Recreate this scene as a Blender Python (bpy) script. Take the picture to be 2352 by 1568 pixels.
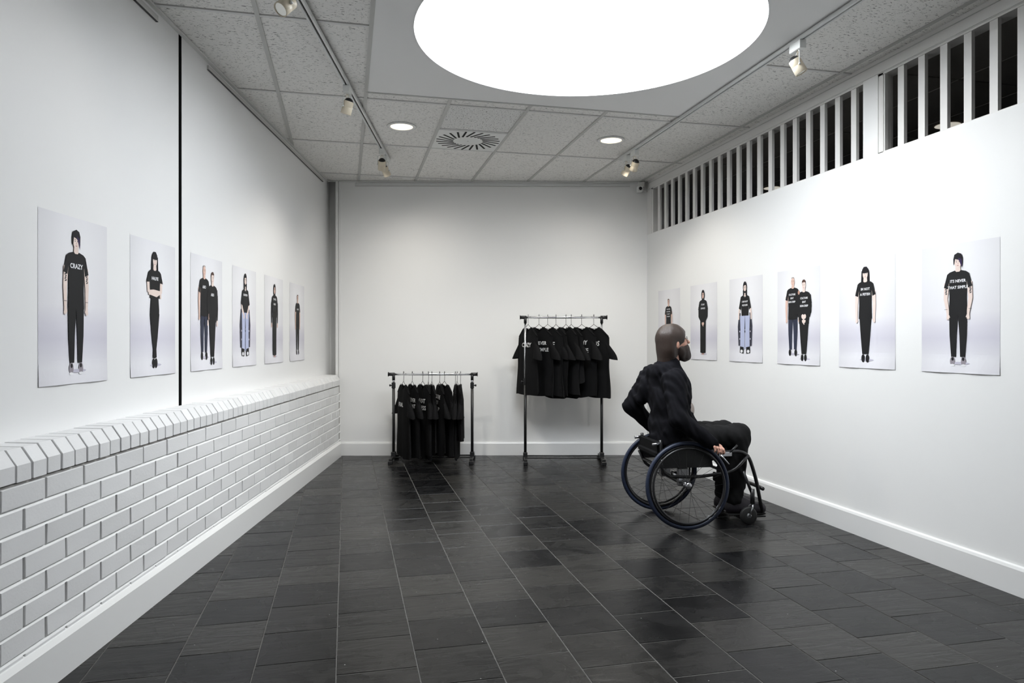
import bpy, math, random
import numpy as np
from mathutils import Matrix, Vector
for o in list(bpy.data.objects): bpy.data.objects.remove(o)
random.seed(7); rng = np.random.RandomState(3)
SC = bpy.context.scene; C = SC.collection
# ------------------------------------------------------------------ camera
YAW = -.2303
cam_d = bpy.data.cameras.new('camera'); cam = bpy.data.objects.new('camera', cam_d); C.objects.link(cam)
cam_d.sensor_width = 36; cam_d.lens = 1625.5/2352*36; cam_d.clip_start = .05
cam.location = (0, 0, 1.25); cam.rotation_euler = (math.pi/2-.0007, 0, YAW)
SC.camera = cam
# ------------------------------------------------------------------ world, exposure
w = bpy.data.worlds.new('world'); SC.world = w; w.use_nodes = True
w.node_tree.nodes['Background'].inputs[0].default_value = (.5, .55, .6, 1)
w.node_tree.nodes['Background'].inputs[1].default_value = .15
SC.view_settings.view_transform = 'Standard'; SC.view_settings.look = 'None'
SC.view_settings.exposure = 0.0; SC.view_settings.gamma = 1; SC.view_settings.use_curve_mapping = False
SKYLIGHT = 14.5            # radiance of the round luminous ceiling disc
SPOT_RIGHT = 5.5; SPOT_LEFT = 19; DOWN = 58; SPOT_FAR = 15
CZ = 2.9926

# ------------------------------------------------------------------ materials
def nt(name):
    m = bpy.data.materials.new(name); m.use_nodes = True
    t = m.node_tree; return m, t, t.nodes['Principled BSDF']
def mat(name, col, rough=.5, metal=0, spec=.5, noise=0, nscale=20, bump=0, bscale=200, emit=0, sheen=0):
    m, t, b = nt(name)
    b.inputs['Base Color'].default_value = (*col, 1); b.inputs['Roughness'].default_value = rough
    b.inputs['Metallic'].default_value = metal; b.inputs['Specular IOR Level'].default_value = spec
    if sheen: b.inputs['Sheen Weight'].default_value = sheen
    if emit:
        b.inputs['Emission Color'].default_value = (*col, 1); b.inputs['Emission Strength'].default_value = emit
    if noise or bump:
        tc = t.nodes.new('ShaderNodeTexCoord')
    if noise:
        n = t.nodes.new('ShaderNodeTexNoise'); n.inputs['Scale'].default_value = nscale; n.inputs['Detail'].default_value = 4
        r = t.nodes.new('ShaderNodeMapRange'); r.inputs[3].default_value = 1-noise; r.inputs[4].default_value = 1+noise
        mx = t.nodes.new('ShaderNodeMix'); mx.data_type = 'RGBA'; mx.blend_type = 'MULTIPLY'; mx.inputs[0].default_value = 1
        mx.inputs[6].default_value = (*col, 1)
        t.links.new(tc.outputs['Object'], n.inputs['Vector']); t.links.new(n.outputs['Fac'], r.inputs[0])
        t.links.new(r.outputs[0], mx.inputs[7]); t.links.new(mx.outputs[2], b.inputs['Base Color'])
    if bump:
        n = t.nodes.new('ShaderNodeTexNoise'); n.inputs['Scale'].default_value = bscale; n.inputs['Detail'].default_value = 3
        u = t.nodes.new('ShaderNodeBump'); u.inputs['Strength'].default_value = bump; u.inputs['Distance'].default_value = .002
        t.links.new(tc.outputs['Object'], n.inputs['Vector']); t.links.new(n.outputs['Fac'], u.inputs['Height'])
        t.links.new(u.outputs[0], b.inputs['Normal'])
    return m
def N(t, kind, **kw):
    n = t.nodes.new(kind)
    for k, v in kw.items():
        if k.startswith('i_'): n.inputs[k[2:]].default_value = v
        else: setattr(n, k, v)
    return n
M = {}
M['wall'] = mat('white_wall_paint', (.83, .83, .82), .55, noise=.015, nscale=1.5, bump=.05, bscale=60)
M['panel'] = mat('white_wall_panel', (.83, .83, .825), .5, noise=.02, nscale=1.2, bump=.04, bscale=50)
M['trim'] = mat('white_trim_gloss', (.80, .80, .79), .3)
M['bars'] = mat('white_timber', (.74, .73, .71), .45)
M['grey'] = mat('grey_metal_strip', (.55, .55, .53), .4)
M['plaster'] = mat('ceiling_plaster', (.86, .86, .85), .6)
M['rail'] = mat('white_metal', (.70, .71, .70), .4)
M['runner'] = mat('grey_runner', (.50, .50, .48), .45)
M['cross'] = mat('pale_runner', (.72, .72, .70), .5)
M['void'] = mat('dark_void', (.012, .012, .012), .9)
M['black'] = mat('black_plastic', (.012, .012, .013), .35)
M['blackm'] = mat('black_painted_steel', (.012, .012, .012), .4)
M['chrome'] = mat('chrome', (.88, .89, .91), .2, 1)
M['silver'] = mat('silver_alloy', (.5, .5, .52), .25, 1)
M['cream'] = mat('cream_enamel', (.72, .64, .50), .35)
M['whitep'] = mat('white_plastic', (.78, .79, .77), .4)
M['cloth'] = mat('black_jersey', (.0075, .0075, .008), .9, spec=.1, bump=.25, bscale=900)
M['hood'] = mat('black_fleece', (.0065, .0065, .0085), .9, spec=.1, bump=.3, bscale=500)
M['trouser'] = mat('charcoal_trousers', (.010, .010, .0105), .85, spec=.15, bump=.3, bscale=600)
M['tee'] = mat('grey_beige_tshirt', (.36, .31, .28), .8)
M['skin'] = mat('skin', (.50, .27, .20), .5, noise=.06, nscale=30)
M['hair'] = mat('dark_brown_hair', (.030, .018, .013), .5, bump=1.0, bscale=1)
_t = M['hair'].node_tree; _n = [n for n in _t.nodes if n.type == 'TEX_NOISE'][0]; _m = _t.nodes.new('ShaderNodeMapping'); _m.inputs['Scale'].default_value = (260, 260, 22)
_t.links.new([n for n in _t.nodes if n.type == 'TEX_COORD'][0].outputs['Object'], _m.inputs[0]); _t.links.new(_m.outputs[0], _n.inputs['Vector'])
M['beard'] = mat('dark_brown_beard', (.022, .012, .009), .6, bump=.7, bscale=260)
M['shoe'] = mat('dark_shoe', (.02, .016, .022), .6)
M['tyre'] = mat('navy_tyre', (.012, .02, .045), .5)
M['rubber'] = mat('black_rubber', (.012, .012, .012), .6)
M['sticker'] = mat('reflective_sticker', (.85, .86, .9), .3)
M['print'] = mat('white_lettering', (.75, .75, .75), .6)
M['mortar'] = mat('white_painted_mortar', (.36, .35, .33), .8, noise=.2, nscale=60)
M['lens'] = mat('black_glass', (.005, .005, .006), .05)
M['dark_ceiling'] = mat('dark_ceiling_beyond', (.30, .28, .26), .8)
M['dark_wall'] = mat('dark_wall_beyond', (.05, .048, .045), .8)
M['bulb'] = mat('lit_bulb', (1, .93, .78), emit=18)
M['reflect'] = mat('downlight_reflector', (.85, .82, .72), .3, emit=0)
M['caught_glow'] = mat('unlit_downlight_glow', (.8, .76, .66), .3, emit=.6)  # lamp is off; emission stands in for light caught by its bowl
M['diffuser'] = mat('luminous_ceiling_disc', (.93, .968, 1), emit=SKYLIGHT)
M['reveal'] = mat('white_shading_well', (.88, .88, .88), .6)  # side wall of the recess added to shade the upper walls

def brick_mat():
    m, t, b = nt('white_painted_brick')
    tc = N(t, 'ShaderNodeTexCoord'); oi = N(t, 'ShaderNodeObjectInfo')
    ad = N(t, 'ShaderNodeVectorMath', operation='ADD'); ml = N(t, 'ShaderNodeMath', operation='MULTIPLY'); ml.inputs[1].default_value = 50
    t.links.new(oi.outputs['Random'], ml.inputs[0]); t.links.new(tc.outputs['Object'], ad.inputs[0]); t.links.new(ml.outputs[0], ad.inputs[1])
    n = N(t, 'ShaderNodeTexNoise', i_Scale=90.0, i_Detail=5.0); t.links.new(ad.outputs[0], n.inputs['Vector'])
    v = N(t, 'ShaderNodeTexVoronoi', i_Scale=130.0); t.links.new(ad.outputs[0], v.inputs['Vector'])
    pit = N(t, 'ShaderNodeMapRange'); pit.inputs[1].default_value = .08; pit.inputs[2].default_value = .2
    t.links.new(v.outputs['Distance'], pit.inputs[0])
    mk = N(t, 'ShaderNodeTexNoise', i_Scale=35.0); t.links.new(ad.outputs[0], mk.inputs['Vector'])
    mk2 = N(t, 'ShaderNodeMapRange'); mk2.inputs[1].default_value = .52; mk2.inputs[2].default_value = .6; mk2.inputs[3].default_value = 1; mk2.inputs[4].default_value = 0
    t.links.new(mk.outputs['Fac'], mk2.inputs[0])
    mxx = N(t, 'ShaderNodeMath', operation='MAXIMUM'); t.links.new(pit.outputs[0], mxx.inputs[0]); t.links.new(mk2.outputs[0], mxx.inputs[1])
    h = N(t, 'ShaderNodeMath', operation='ADD'); t.links.new(n.outputs['Fac'], h.inputs[0]); t.links.new(mxx.outputs[0], h.inputs[1])
    bp = N(t, 'ShaderNodeBump', i_Strength=.5, i_Distance=.0012); t.links.new(h.outputs[0], bp.inputs['Height']); t.links.new(bp.outputs[0], b.inputs['Normal'])
    r = N(t, 'ShaderNodeMapRange'); r.inputs[3].default_value = .70; r.inputs[4].default_value = .77
    t.links.new(oi.outputs['Random'], r.inputs[0])
    hs = N(t, 'ShaderNodeCombineColor'); 
    for i in range(3): t.links.new(r.outputs[0], hs.inputs[i])
    t.links.new(hs.outputs[0], b.inputs['Base Color']); b.inputs['Roughness'].default_value = .55
    return m
M['brick'] = brick_mat()

def slate_mat():
    m, t, b = nt('slate')
    tc = N(t, 'ShaderNodeTexCoord'); oi = N(t, 'ShaderNodeObjectInfo')
    ml = N(t, 'ShaderNodeMath', operation='MULTIPLY'); ml.inputs[1].default_value = 37
    ad = N(t, 'ShaderNodeVectorMath', operation='ADD')
    t.links.new(oi.outputs['Random'], ml.inputs[0]); t.links.new(tc.outputs['Object'], ad.inputs[0]); t.links.new(ml.outputs[0], ad.inputs[1])
    mp = N(t, 'ShaderNodeMapping'); mp.inputs['Scale'].default_value = (2.2, 9, 1); t.links.new(ad.outputs[0], mp.inputs['Vector'])
    rp = N(t, 'ShaderNodeTexNoise', i_Scale=2.6, i_Detail=6.0, i_Distortion=.6); t.links.new(mp.outputs[0], rp.inputs['Vector'])
    big = N(t, 'ShaderNodeTexNoise', i_Scale=5.0, i_Detail=5.0, i_Distortion=1.2); t.links.new(ad.outputs[0], big.inputs['Vector'])
    # cleft steps: terraces of the large noise
    st = N(t, 'ShaderNodeMath', operation='SNAP'); st.inputs[1].default_value = .09; t.links.new(big.outputs['Fac'], st.inputs[0])
    fine = N(t, 'ShaderNodeTexNoise', i_Scale=120.0, i_Detail=3.0); t.links.new(ad.outputs[0], fine.inputs['Vector'])
    a1 = N(t, 'ShaderNodeMath', operation='MULTIPLY_ADD'); a1.inputs[1].default_value = 1.1; t.links.new(st.outputs[0], a1.inputs[0])
    # ripple strength differs from stone to stone
    rs = N(t, 'ShaderNodeMapRange'); rs.inputs[3].default_value = .12; rs.inputs[4].default_value = 1.0; t.links.new(oi.outputs['Random'], rs.inputs[0])
    rm = N(t, 'ShaderNodeMath', operation='MULTIPLY'); t.links.new(rp.outputs['Fac'], rm.inputs[0]); t.links.new(rs.outputs[0], rm.inputs[1])
    t.links.new(rm.outputs[0], a1.inputs[2])
    a2 = N(t, 'ShaderNodeMath', operation='MULTIPLY_ADD'); a2.inputs[1].default_value = .06; t.links.new(fine.outputs['Fac'], a2.inputs[0]); t.links.new(a1.outputs[0], a2.inputs[2])
    bp = N(t, 'ShaderNodeBump', i_Strength=.75, i_Distance=.005); t.links.new(a2.outputs[0], bp.inputs['Height']); t.links.new(bp.outputs[0], b.inputs['Normal'])
    cr = N(t, 'ShaderNodeValToRGB'); e = cr.color_ramp.elements
    e[0].position = 0; e[0].color = (.0022, .0023, .0027, 1); e[1].position = 1; e[1].color = (.024, .023, .021, 1)
    x = cr.color_ramp.elements.new(.5); x.color = (.0062, .0063, .0068, 1)
    mm = N(t, 'ShaderNodeMath', operation='MULTIPLY_ADD'); mm.inputs[1].default_value = .75; mm.inputs[2].default_value = -.12
    t.links.new(oi.outputs['Random'], mm.inputs[0])
    m2 = N(t, 'ShaderNodeMath', operation='MULTIPLY_ADD'); m2.inputs[1].default_value = .7; t.links.new(big.outputs['Fac'], m2.inputs[0]); t.links.new(mm.outputs[0], m2.inputs[2])
    t.links.new(m2.outputs[0], cr.inputs[0])
    # sparse pale chips
    v = N(t, 'ShaderNodeTexVoronoi', i_Scale=18.0); t.links.new(ad.outputs[0], v.inputs['Vector'])
    s = N(t, 'ShaderNodeMapRange'); s.inputs[1].default_value = .03; s.inputs[2].default_value = .05; s.inputs[3].default_value = 1; s.inputs[4].default_value = 0
    t.links.new(v.outputs['Distance'], s.inputs[0])
    sg = N(t, 'ShaderNodeMath', operation='GREATER_THAN'); sg.inputs[1].default_value = .72
    sp = N(t, 'ShaderNodeSeparateColor'); t.links.new(v.outputs['Color'], sp.inputs[0]); t.links.new(sp.outputs[0], sg.inputs[0])
    sm = N(t, 'ShaderNodeMath', operation='MULTIPLY'); t.links.new(s.outputs[0], sm.inputs[0]); t.links.new(sg.outputs[0], sm.inputs[1])
    mx = N(t, 'ShaderNodeMix', data_type='RGBA'); mx.inputs[7].default_value = (.42, .42, .42, 1)
    t.links.new(sm.outputs[0], mx.inputs[0]); t.links.new(cr.outputs[0], mx.inputs[6]); t.links.new(mx.outputs[2], b.inputs['Base Color'])
    rr = N(t, 'ShaderNodeMapRange'); rr.inputs[3].default_value = .16; rr.inputs[4].default_value = .40; t.links.new(big.outputs['Fac'], rr.inputs[0])
    t.links.new(rr.outputs[0], b.inputs['Roughness']); b.inputs['Specular IOR Level'].default_value = .21
    return m
M['slate'] = slate_mat()
M['grout'] = mat('floor_grout', (.085, .082, .076), .8, noise=.3, nscale=30)

def tile_mat(name, sx, sy, dens, base):
    m, t, b = nt(name)
    tc = N(t, 'ShaderNodeTexCoord'); oi = N(t, 'ShaderNodeObjectInfo')
    ml = N(t, 'ShaderNodeMath', operation='MULTIPLY'); ml.inputs[1].default_value = 31
    ad = N(t, 'ShaderNodeVectorMath', operation='ADD')
    t.links.new(oi.outputs['Random'], ml.inputs[0]); t.links.new(tc.outputs['Object'], ad.inputs[0]); t.links.new(ml.outputs[0], ad.inputs[1])
    mp = N(t, 'ShaderNodeMapping'); mp.inputs['Scale'].default_value = (sx, sy, 1); t.links.new(ad.outputs[0], mp.inputs['Vector'])
    n = N(t, 'ShaderNodeTexNoise', i_Scale=1.0, i_Detail=2.5, i_Distortion=.8); t.links.new(mp.outputs[0], n.inputs['Vector'])
    r = N(t, 'ShaderNodeMapRange'); r.inputs[1].default_value = dens; r.inputs[2].default_value = dens+.05; t.links.new(n.outputs['Fac'], r.inputs[0])
    mx = N(t, 'ShaderNodeMix', data_type='RGBA'); mx.inputs[6].default_value = (*base, 1); mx.inputs[7].default_value = (.20, .195, .19, 1)
    t.links.new(r.outputs[0], mx.inputs[0]); t.links.new(mx.outputs[2], b.inputs['Base Color'])
    f = N(t, 'ShaderNodeTexNoise', i_Scale=260.0, i_Detail=2.0); t.links.new(ad.outputs[0], f.inputs['Vector'])
    h = N(t, 'ShaderNodeMath', operation='MULTIPLY_ADD'); h.inputs[1].default_value = -1.6; t.links.new(r.outputs[0], h.inputs[0]); t.links.new(f.outputs['Fac'], h.inputs[2])
    bp = N(t, 'ShaderNodeBump', i_Strength=.6, i_Distance=.0015); t.links.new(h.outputs[0], bp.inputs['Height']); t.links.new(bp.outputs[0], b.inputs['Normal'])
    b.inputs['Roughness'].default_value = .9
    return m
M['tile'] = tile_mat('fissured_ceiling_tile', 50, 150, .61, (.86, .85, .82))
M['tile2'] = tile_mat('coarse_ceiling_tile', 150, 60, .60, (.82, .82, .80))

def backdrop_mat():
    m, t, b = nt('poster_paper_print')
    tc = N(t, 'ShaderNodeTexCoord'); s = N(t, 'ShaderNodeSeparateXYZ'); t.links.new(tc.outputs['Generated'], s.inputs[0])
    cr = N(t, 'ShaderNodeValToRGB'); e = cr.color_ramp.elements
    e[0].position = 0; e[0].color = (.74, .73, .77, 1); e[1].position = 1; e[1].color = (.77, .765, .79, 1)
    for p, c in ((.10, (.76, .755, .79)), (.27, (.64, .625, .70)), (.36, (.69, .675, .74)), (.47, (.79, .78, .81)), (.8, (.80, .795, .815))):
        x = cr.color_ramp.elements.new(p); x.color = (*c, 1)
    t.links.new(s.outputs['Z'], cr.inputs[0])
    ax = N(t, 'ShaderNodeMath', operation='SUBTRACT'); ax.inputs[1].default_value = .5; t.links.new(s.outputs['X'], ax.inputs[0])
    ab = N(t, 'ShaderNodeMath', operation='ABSOLUTE'); t.links.new(ax.outputs[0], ab.inputs[0])
    r = N(t, 'ShaderNodeMapRange'); r.inputs[1].default_value = .15; r.inputs[2].default_value = .5; r.inputs[3].default_value = 1.04; r.inputs[4].default_value = .93
    t.links.new(ab.outputs[0], r.inputs[0])
    mx = N(t, 'ShaderNodeMix', data_type='RGBA', blend_type='MULTIPLY'); mx.inputs[0].default_value = 1
    t.links.new(cr.outputs[0], mx.inputs[6]); t.links.new(r.outputs[0], mx.inputs[7]); t.links.new(mx.outputs[2], b.inputs['Base Color'])
    b.inputs['Roughness'].default_value = .5
    return m
M['poster'] = backdrop_mat()
INK = {}
for k, c in dict(black=(.012, .012, .013), skin=(.72, .50, .42), skinp=(.80, .66, .60), skind=(.48, .28, .21), hair=(.012, .011, .014), purple=(.035, .02, .07), grey=(.30, .27, .30),
                 jeans=(.03, .035, .06), pale=(.46, .50, .68), white=(.82, .82, .84), tattoo=(.10, .09, .09), lips=(.50, .25, .24), greyhair=(.40, .36, .34), brown=(.09, .05, .04), shade=(.55, .53, .62), chair=(.05, .05, .07)).items():
    INK[k] = mat('ink_'+k, c, .6, spec=.25)

# ------------------------------------------------------------------ object helpers
class MB:
    def __init__(s): s.v = []; s.f = []; s.m = []; s.sm = []; s.ms = []
    def mi(s, m):
        if m not in s.ms: s.ms.append(m)
        return s.ms.index(m)
    def add(s, vs, fs, m, smooth=False, X=None):
        b = len(s.v); s.v += [tuple(X @ Vector(v)) if X is not None else tuple(v) for v in vs]
        k = s.mi(m)
        for f in fs: s.f.append(tuple(b+i for i in f)); s.m.append(k); s.sm.append(smooth)
        return s
    def box(s, lo, hi, m, X=None, ch=0):
        x0, y0, z0 = lo; x1, y1, z1 = hi
        if ch:
            vs = []
            for (z, i) in ((z0, ch), (z0+ch, 0), (z1-ch, 0), (z1, ch)):
                vs += [(x0+i, y0+i, z), (x1-i, y0+i, z), (x1-i, y1-i, z), (x0+i, y1-i, z)]
            fs = [(3, 2, 1, 0), (12, 13, 14, 15)]
            for k in range(3):
                for j in range(4): a = 4*k+j; b = 4*k+(j+1) % 4; fs.append((a, b, b+4, a+4))
            return s.add(vs, fs, m, False, X)
        vs = [(x0, y0, z0), (x1, y0, z0), (x1, y1, z0), (x0, y1, z0), (x0, y0, z1), (x1, y0, z1), (x1, y1, z1), (x0, y1, z1)]
        return s.add(vs, [(3, 2, 1, 0), (4, 5, 6, 7), (0, 1, 5, 4), (1, 2, 6, 5), (2, 3, 7, 6), (3, 0, 4, 7)], m, False, X)
    def tube(s, pts, r, m, seg=10, closed=False, X=None, cap=True):
        P = [Vector(p) for p in pts]; n = len(P); rs = r if isinstance(r, (list, tuple)) else [r]*n
        vs = []; up = None
        for i in range(n):
            a = P[(i-1) % n] if (closed or i > 0) else P[i]; b = P[(i+1) % n] if (closed or i < n-1) else P[i]
            t = (b-a).normalized()
            if up is None: up = t.orthogonal().normalized()
            up = (up - t*up.dot(t)); up = up.normalized() if up.length > 1e-6 else t.orthogonal().normalized()
            q = t.cross(up)
            for k in range(seg):
                an = 2*math.pi*k/seg; vs.append(P[i]+(up*math.cos(an)+q*math.sin(an))*rs[i])
        fs = []
        for i in range(n if closed else n-1):
            j = (i+1) % n
            # match frame on closure
            off = 0
            if closed and i == n-1:
                d = [(vs[i*seg]-vs[k]).length for k in range(seg)]; off = d.index(min(d))
            for k in range(seg):
                k2 = (k+1) % seg; fs.append((i*seg+k, i*seg+k2, j*seg+(k2+off) % seg, j*seg+(k+off) % seg))
        if not closed and cap: fs += [tuple(range(seg))[::-1], tuple((n-1)*seg+k for k in range(seg))]
        return s.add(vs, fs, m, True, X)
    def lathe(s, prof, m, seg=32, X=None, smooth=True):
        vs = []; fs = []
        for (r, z) in prof:
            for k in range(seg): a = 2*math.pi*k/seg; vs.append((r*math.cos(a), r*math.sin(a), z))
        for i in range(len(prof)-1):
            for k in range(seg): k2 = (k+1) % seg; fs.append((i*seg+k, i*seg+k2, (i+1)*seg+k2, (i+1)*seg+k))
        return s.add(vs, fs, m, smooth, X)
    def disc(s, r, z, m, seg=32, X=None, flip=False):
        vs = [(r*math.cos(2*math.pi*k/seg), r*math.sin(2*math.pi*k/seg), z) for k in range(seg)]
        f = tuple(range(seg)); return s.add(vs, [f[::-1] if flip else f], m, False, X)
    def prism(s, poly, z0, z1, m, ch=0):
        n = len(poly); cx = sum(p[0] for p in poly)/n; cy = sum(p[1] for p in poly)/n
        rings = [(z0, 0), (z1-ch, 0), (z1, ch)] if ch else [(z0, 0), (z1, 0)]
        vs = []
        for z, i in rings:
            for p in poly:
                dx, dy = p[0]-cx, p[1]-cy; l = math.hypot(dx, dy) or 1; k = max(0, 1-i*1.3/l); vs.append((cx+dx*k, cy+dy*k, z))
        fs = [tuple(range(n))[::-1], tuple((len(rings)-1)*n+k for k in range(n))]
        for r in range(len(rings)-1):
            for k in range(n): k2 = (k+1) % n; fs.append((r*n+k, r*n+k2, (r+1)*n+k2, (r+1)*n+k))
        return s.add(vs, fs, m)
    def mesh(s, name):
        me = bpy.data.meshes.new(name); me.from_pydata([tuple(v) for v in s.v], [], s.f)
        for m in s.ms: me.materials.append(m)
        me.polygons.foreach_set('material_index', s.m); me.polygons.foreach_set('use_smooth', s.sm); me.update()
        return me
    def build(s, name, parent=None): return link(name, s.mesh(name), parent)
def link(name, me, parent=None, loc=None):
    o = bpy.data.objects.new(name, me); C.objects.link(o)
    if parent: o.parent = parent
    if loc: o.location = loc
    return o
def tag(o, label=None, cat=None, group=None, kind=None):
    if label: o['label'] = label
    if cat: o['category'] = cat
    if group: o['group'] = group
    if kind: o['kind'] = kind
    return o
def empty(name, loc=(0, 0, 0), rz=0):
    o = bpy.data.objects.new(name, None); C.objects.link(o); o.location = loc; o.rotation_euler = (0, 0, rz); o.empty_display_size = .1
    return o
def struct(name, mb, parent=None):
    o = mb.build(name, parent)
    if not parent: o['kind'] = 'structure'
    return o
def clip(poly, a, b):
    """keep the part of poly left of the line a->b"""
    out = []; n = len(poly)
    sd = lambda p: (b[0]-a[0])*(p[1]-a[1])-(b[1]-a[1])*(p[0]-a[0])
    for i in range(n):
        p, q = poly[i], poly[(i+1) % n]; sp, sq = sd(p), sd(q)
        if sp >= 0: out.append(p)
        if sp*sq < 0: t = sp/(sp-sq); out.append((p[0]+(q[0]-p[0])*t, p[1]+(q[1]-p[1])*t))
    return out
def area(p): return .5*sum(p[i][0]*p[(i+1) % len(p)][1]-p[(i+1) % len(p)][0]*p[i][1] for i in range(len(p)))
def text_mesh(body, size, off=0.0, spacing=1.0, line=1.0):
    cu = bpy.data.curves.new('t', 'FONT'); cu.body = body; cu.size = size; cu.align_x = 'CENTER'; cu.align_y = 'CENTER'
    cu.offset = off; cu.space_character = spacing; cu.space_line = line; cu.resolution_u = 2
    ob = bpy.data.objects.new('t', cu); C.objects.link(ob)
    me = bpy.data.meshes.new_from_object(ob.evaluated_get(bpy.context.evaluated_depsgraph_get()))
    vs = [tuple(v.co) for v in me.vertices]; fs = [tuple(p.vertices) for p in me.polygons]
    bpy.data.objects.remove(ob); bpy.data.curves.remove(cu); bpy.data.meshes.remove(me)
    return vs, fs

# ------------------------------------------------------------------ room geometry (metres)
A = Vector((-.0535, 7.8713, 0)); LD = Vector((-.1923, -.9813, 0)).normalized(); LN = Vector((-.9813, .1923, 0)).normalized()   # left wall: foot, direction to camera, outward
def lw(s, off, z=0): return A + LD*s + LN*off + Vector((0, 0, z))
BP = Vector((-.2046, 7.989, 0)); BD = Vector((.9766, -.2151, 0)).normalized(); BN = Vector((-.2151, -.9766, 0)).normalized()    # back wall: origin, along, into room
def bw(s, off, z=0): return BP + BD*s + BN*off + Vector((0, 0, z))
RX = 3.22; YF = -2.0; SL = 9.9
LMAT = Matrix(((LD.x, LN.x, 0, A.x), (LD.y, LN.y, 0, A.y), (0, 0, 1, 0), (0, 0, 0, 1)))      # (s, off, z) -> world
BMAT = Matrix(((BD.x, BN.x, 0, BP.x), (BD.y, BN.y, 0, BP.y), (0, 0, 1, 0), (0, 0, 0, 1)))

# room outline for floor / ceiling (counter clockwise)
p0 = lw(-.3, .172); p1 = lw(SL, .172)
lines_c = [((p0.x, p0.y), (p1.x, p1.y)), ((3.225, YF-1), (3.225, 9)), ((bw(3.6, 0).x, bw(3.6, 0).y), (bw(0, 0).x, bw(0, 0).y)), ((-5, YF), (5, YF))]
q0 = lw(-.3, -.001); q1 = lw(SL, -.001)
lines_f = [((q0.x, q0.y), (q1.x, q1.y)), ((3.2, YF-1), (3.2, 9)), ((bw(3.6, .02).x, bw(3.6, .02).y), (bw(0, .02).x, bw(0, .02).y)), ((-5, YF), (5, YF))]
def clip_all(poly, lines):
    for a, b in lines:
        poly = clip(poly, a, b)
        if len(poly) < 3: return []
    return poly

# ---- floor
fp = clip_all([(-6, YF-1), (6, YF-1), (6, 9), (-6, 9)], [((lw(-.3, .3).x, lw(-.3, .3).y), (lw(SL, .3).x, lw(SL, .3).y)), ((3.32, YF-1), (3.32, 9)), ((bw(3.8, -.1).x, bw(3.8, -.1).y), (bw(-.3, -.1).x, bw(-.3, -.1).y)), ((-5, YF-.1), (5, YF-.1))])
floor = struct('floor', MB().prism(fp, -.08, -.0016, M['grout']))
T = .3045; tiles = []
for i in range(-7, 11):
    x0 = -.037+T*i; ph = 3.031 if i % 2 == 0 else 2.872
    for j in range(-18, 20):
        y0 = ph+.3045*j; g = .0022
        poly = clip_all([(x0+g, y0+g), (x0+T-g, y0+g), (x0+T-g, y0+T-g), (x0+g, y0+T-g)], lines_f)
        if len(poly) < 3 or abs(area(poly)) < .0008: continue
        c = (x0+T/2, y0+T/2)
        d = math.hypot(*c); vis = c[1] > 1.9
        tiles.append((not vis, d, poly, c))
tiles.sort(key=lambda t: (t[0], t[1]))
def tile_mb(poly, c, mb, world=False):
    n = len(poly); h = [rng.uniform(-.0007, .0009) for _ in range(4)]
    q = poly if world else [(p[0]-c[0], p[1]-c[1]) for p in poly]
    b = MB(); b.prism(q, -.02, 0, M['slate'], ch=.0016)
    ox, oy = (c if world else (0, 0))
    vs = []
    for v in b.v:
        u = (v[0]-ox)/T+.5; w_ = (v[1]-oy)/T+.5
        z = v[2] + ((h[0]*(1-u)+h[1]*u)*(1-w_)+(h[2]*(1-u)+h[3]*u)*w_ if v[2] > -.01 else 0)
        vs.append((v[0], v[1], z))
    mb.add(vs, b.f, M['slate'])
rest = MB()
for k, (hid, d, poly, c) in enumerate(tiles):
    if k < 300 and not hid:
        mb = MB(); tile_mb(poly, c, mb); o = mb.build('slate_tile', floor); o.location = (c[0], c[1], 0)
    else: tile_mb(poly, c, rest, True)
o = rest.build('slate_paving', floor); o['kind'] = 'stuff'

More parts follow.
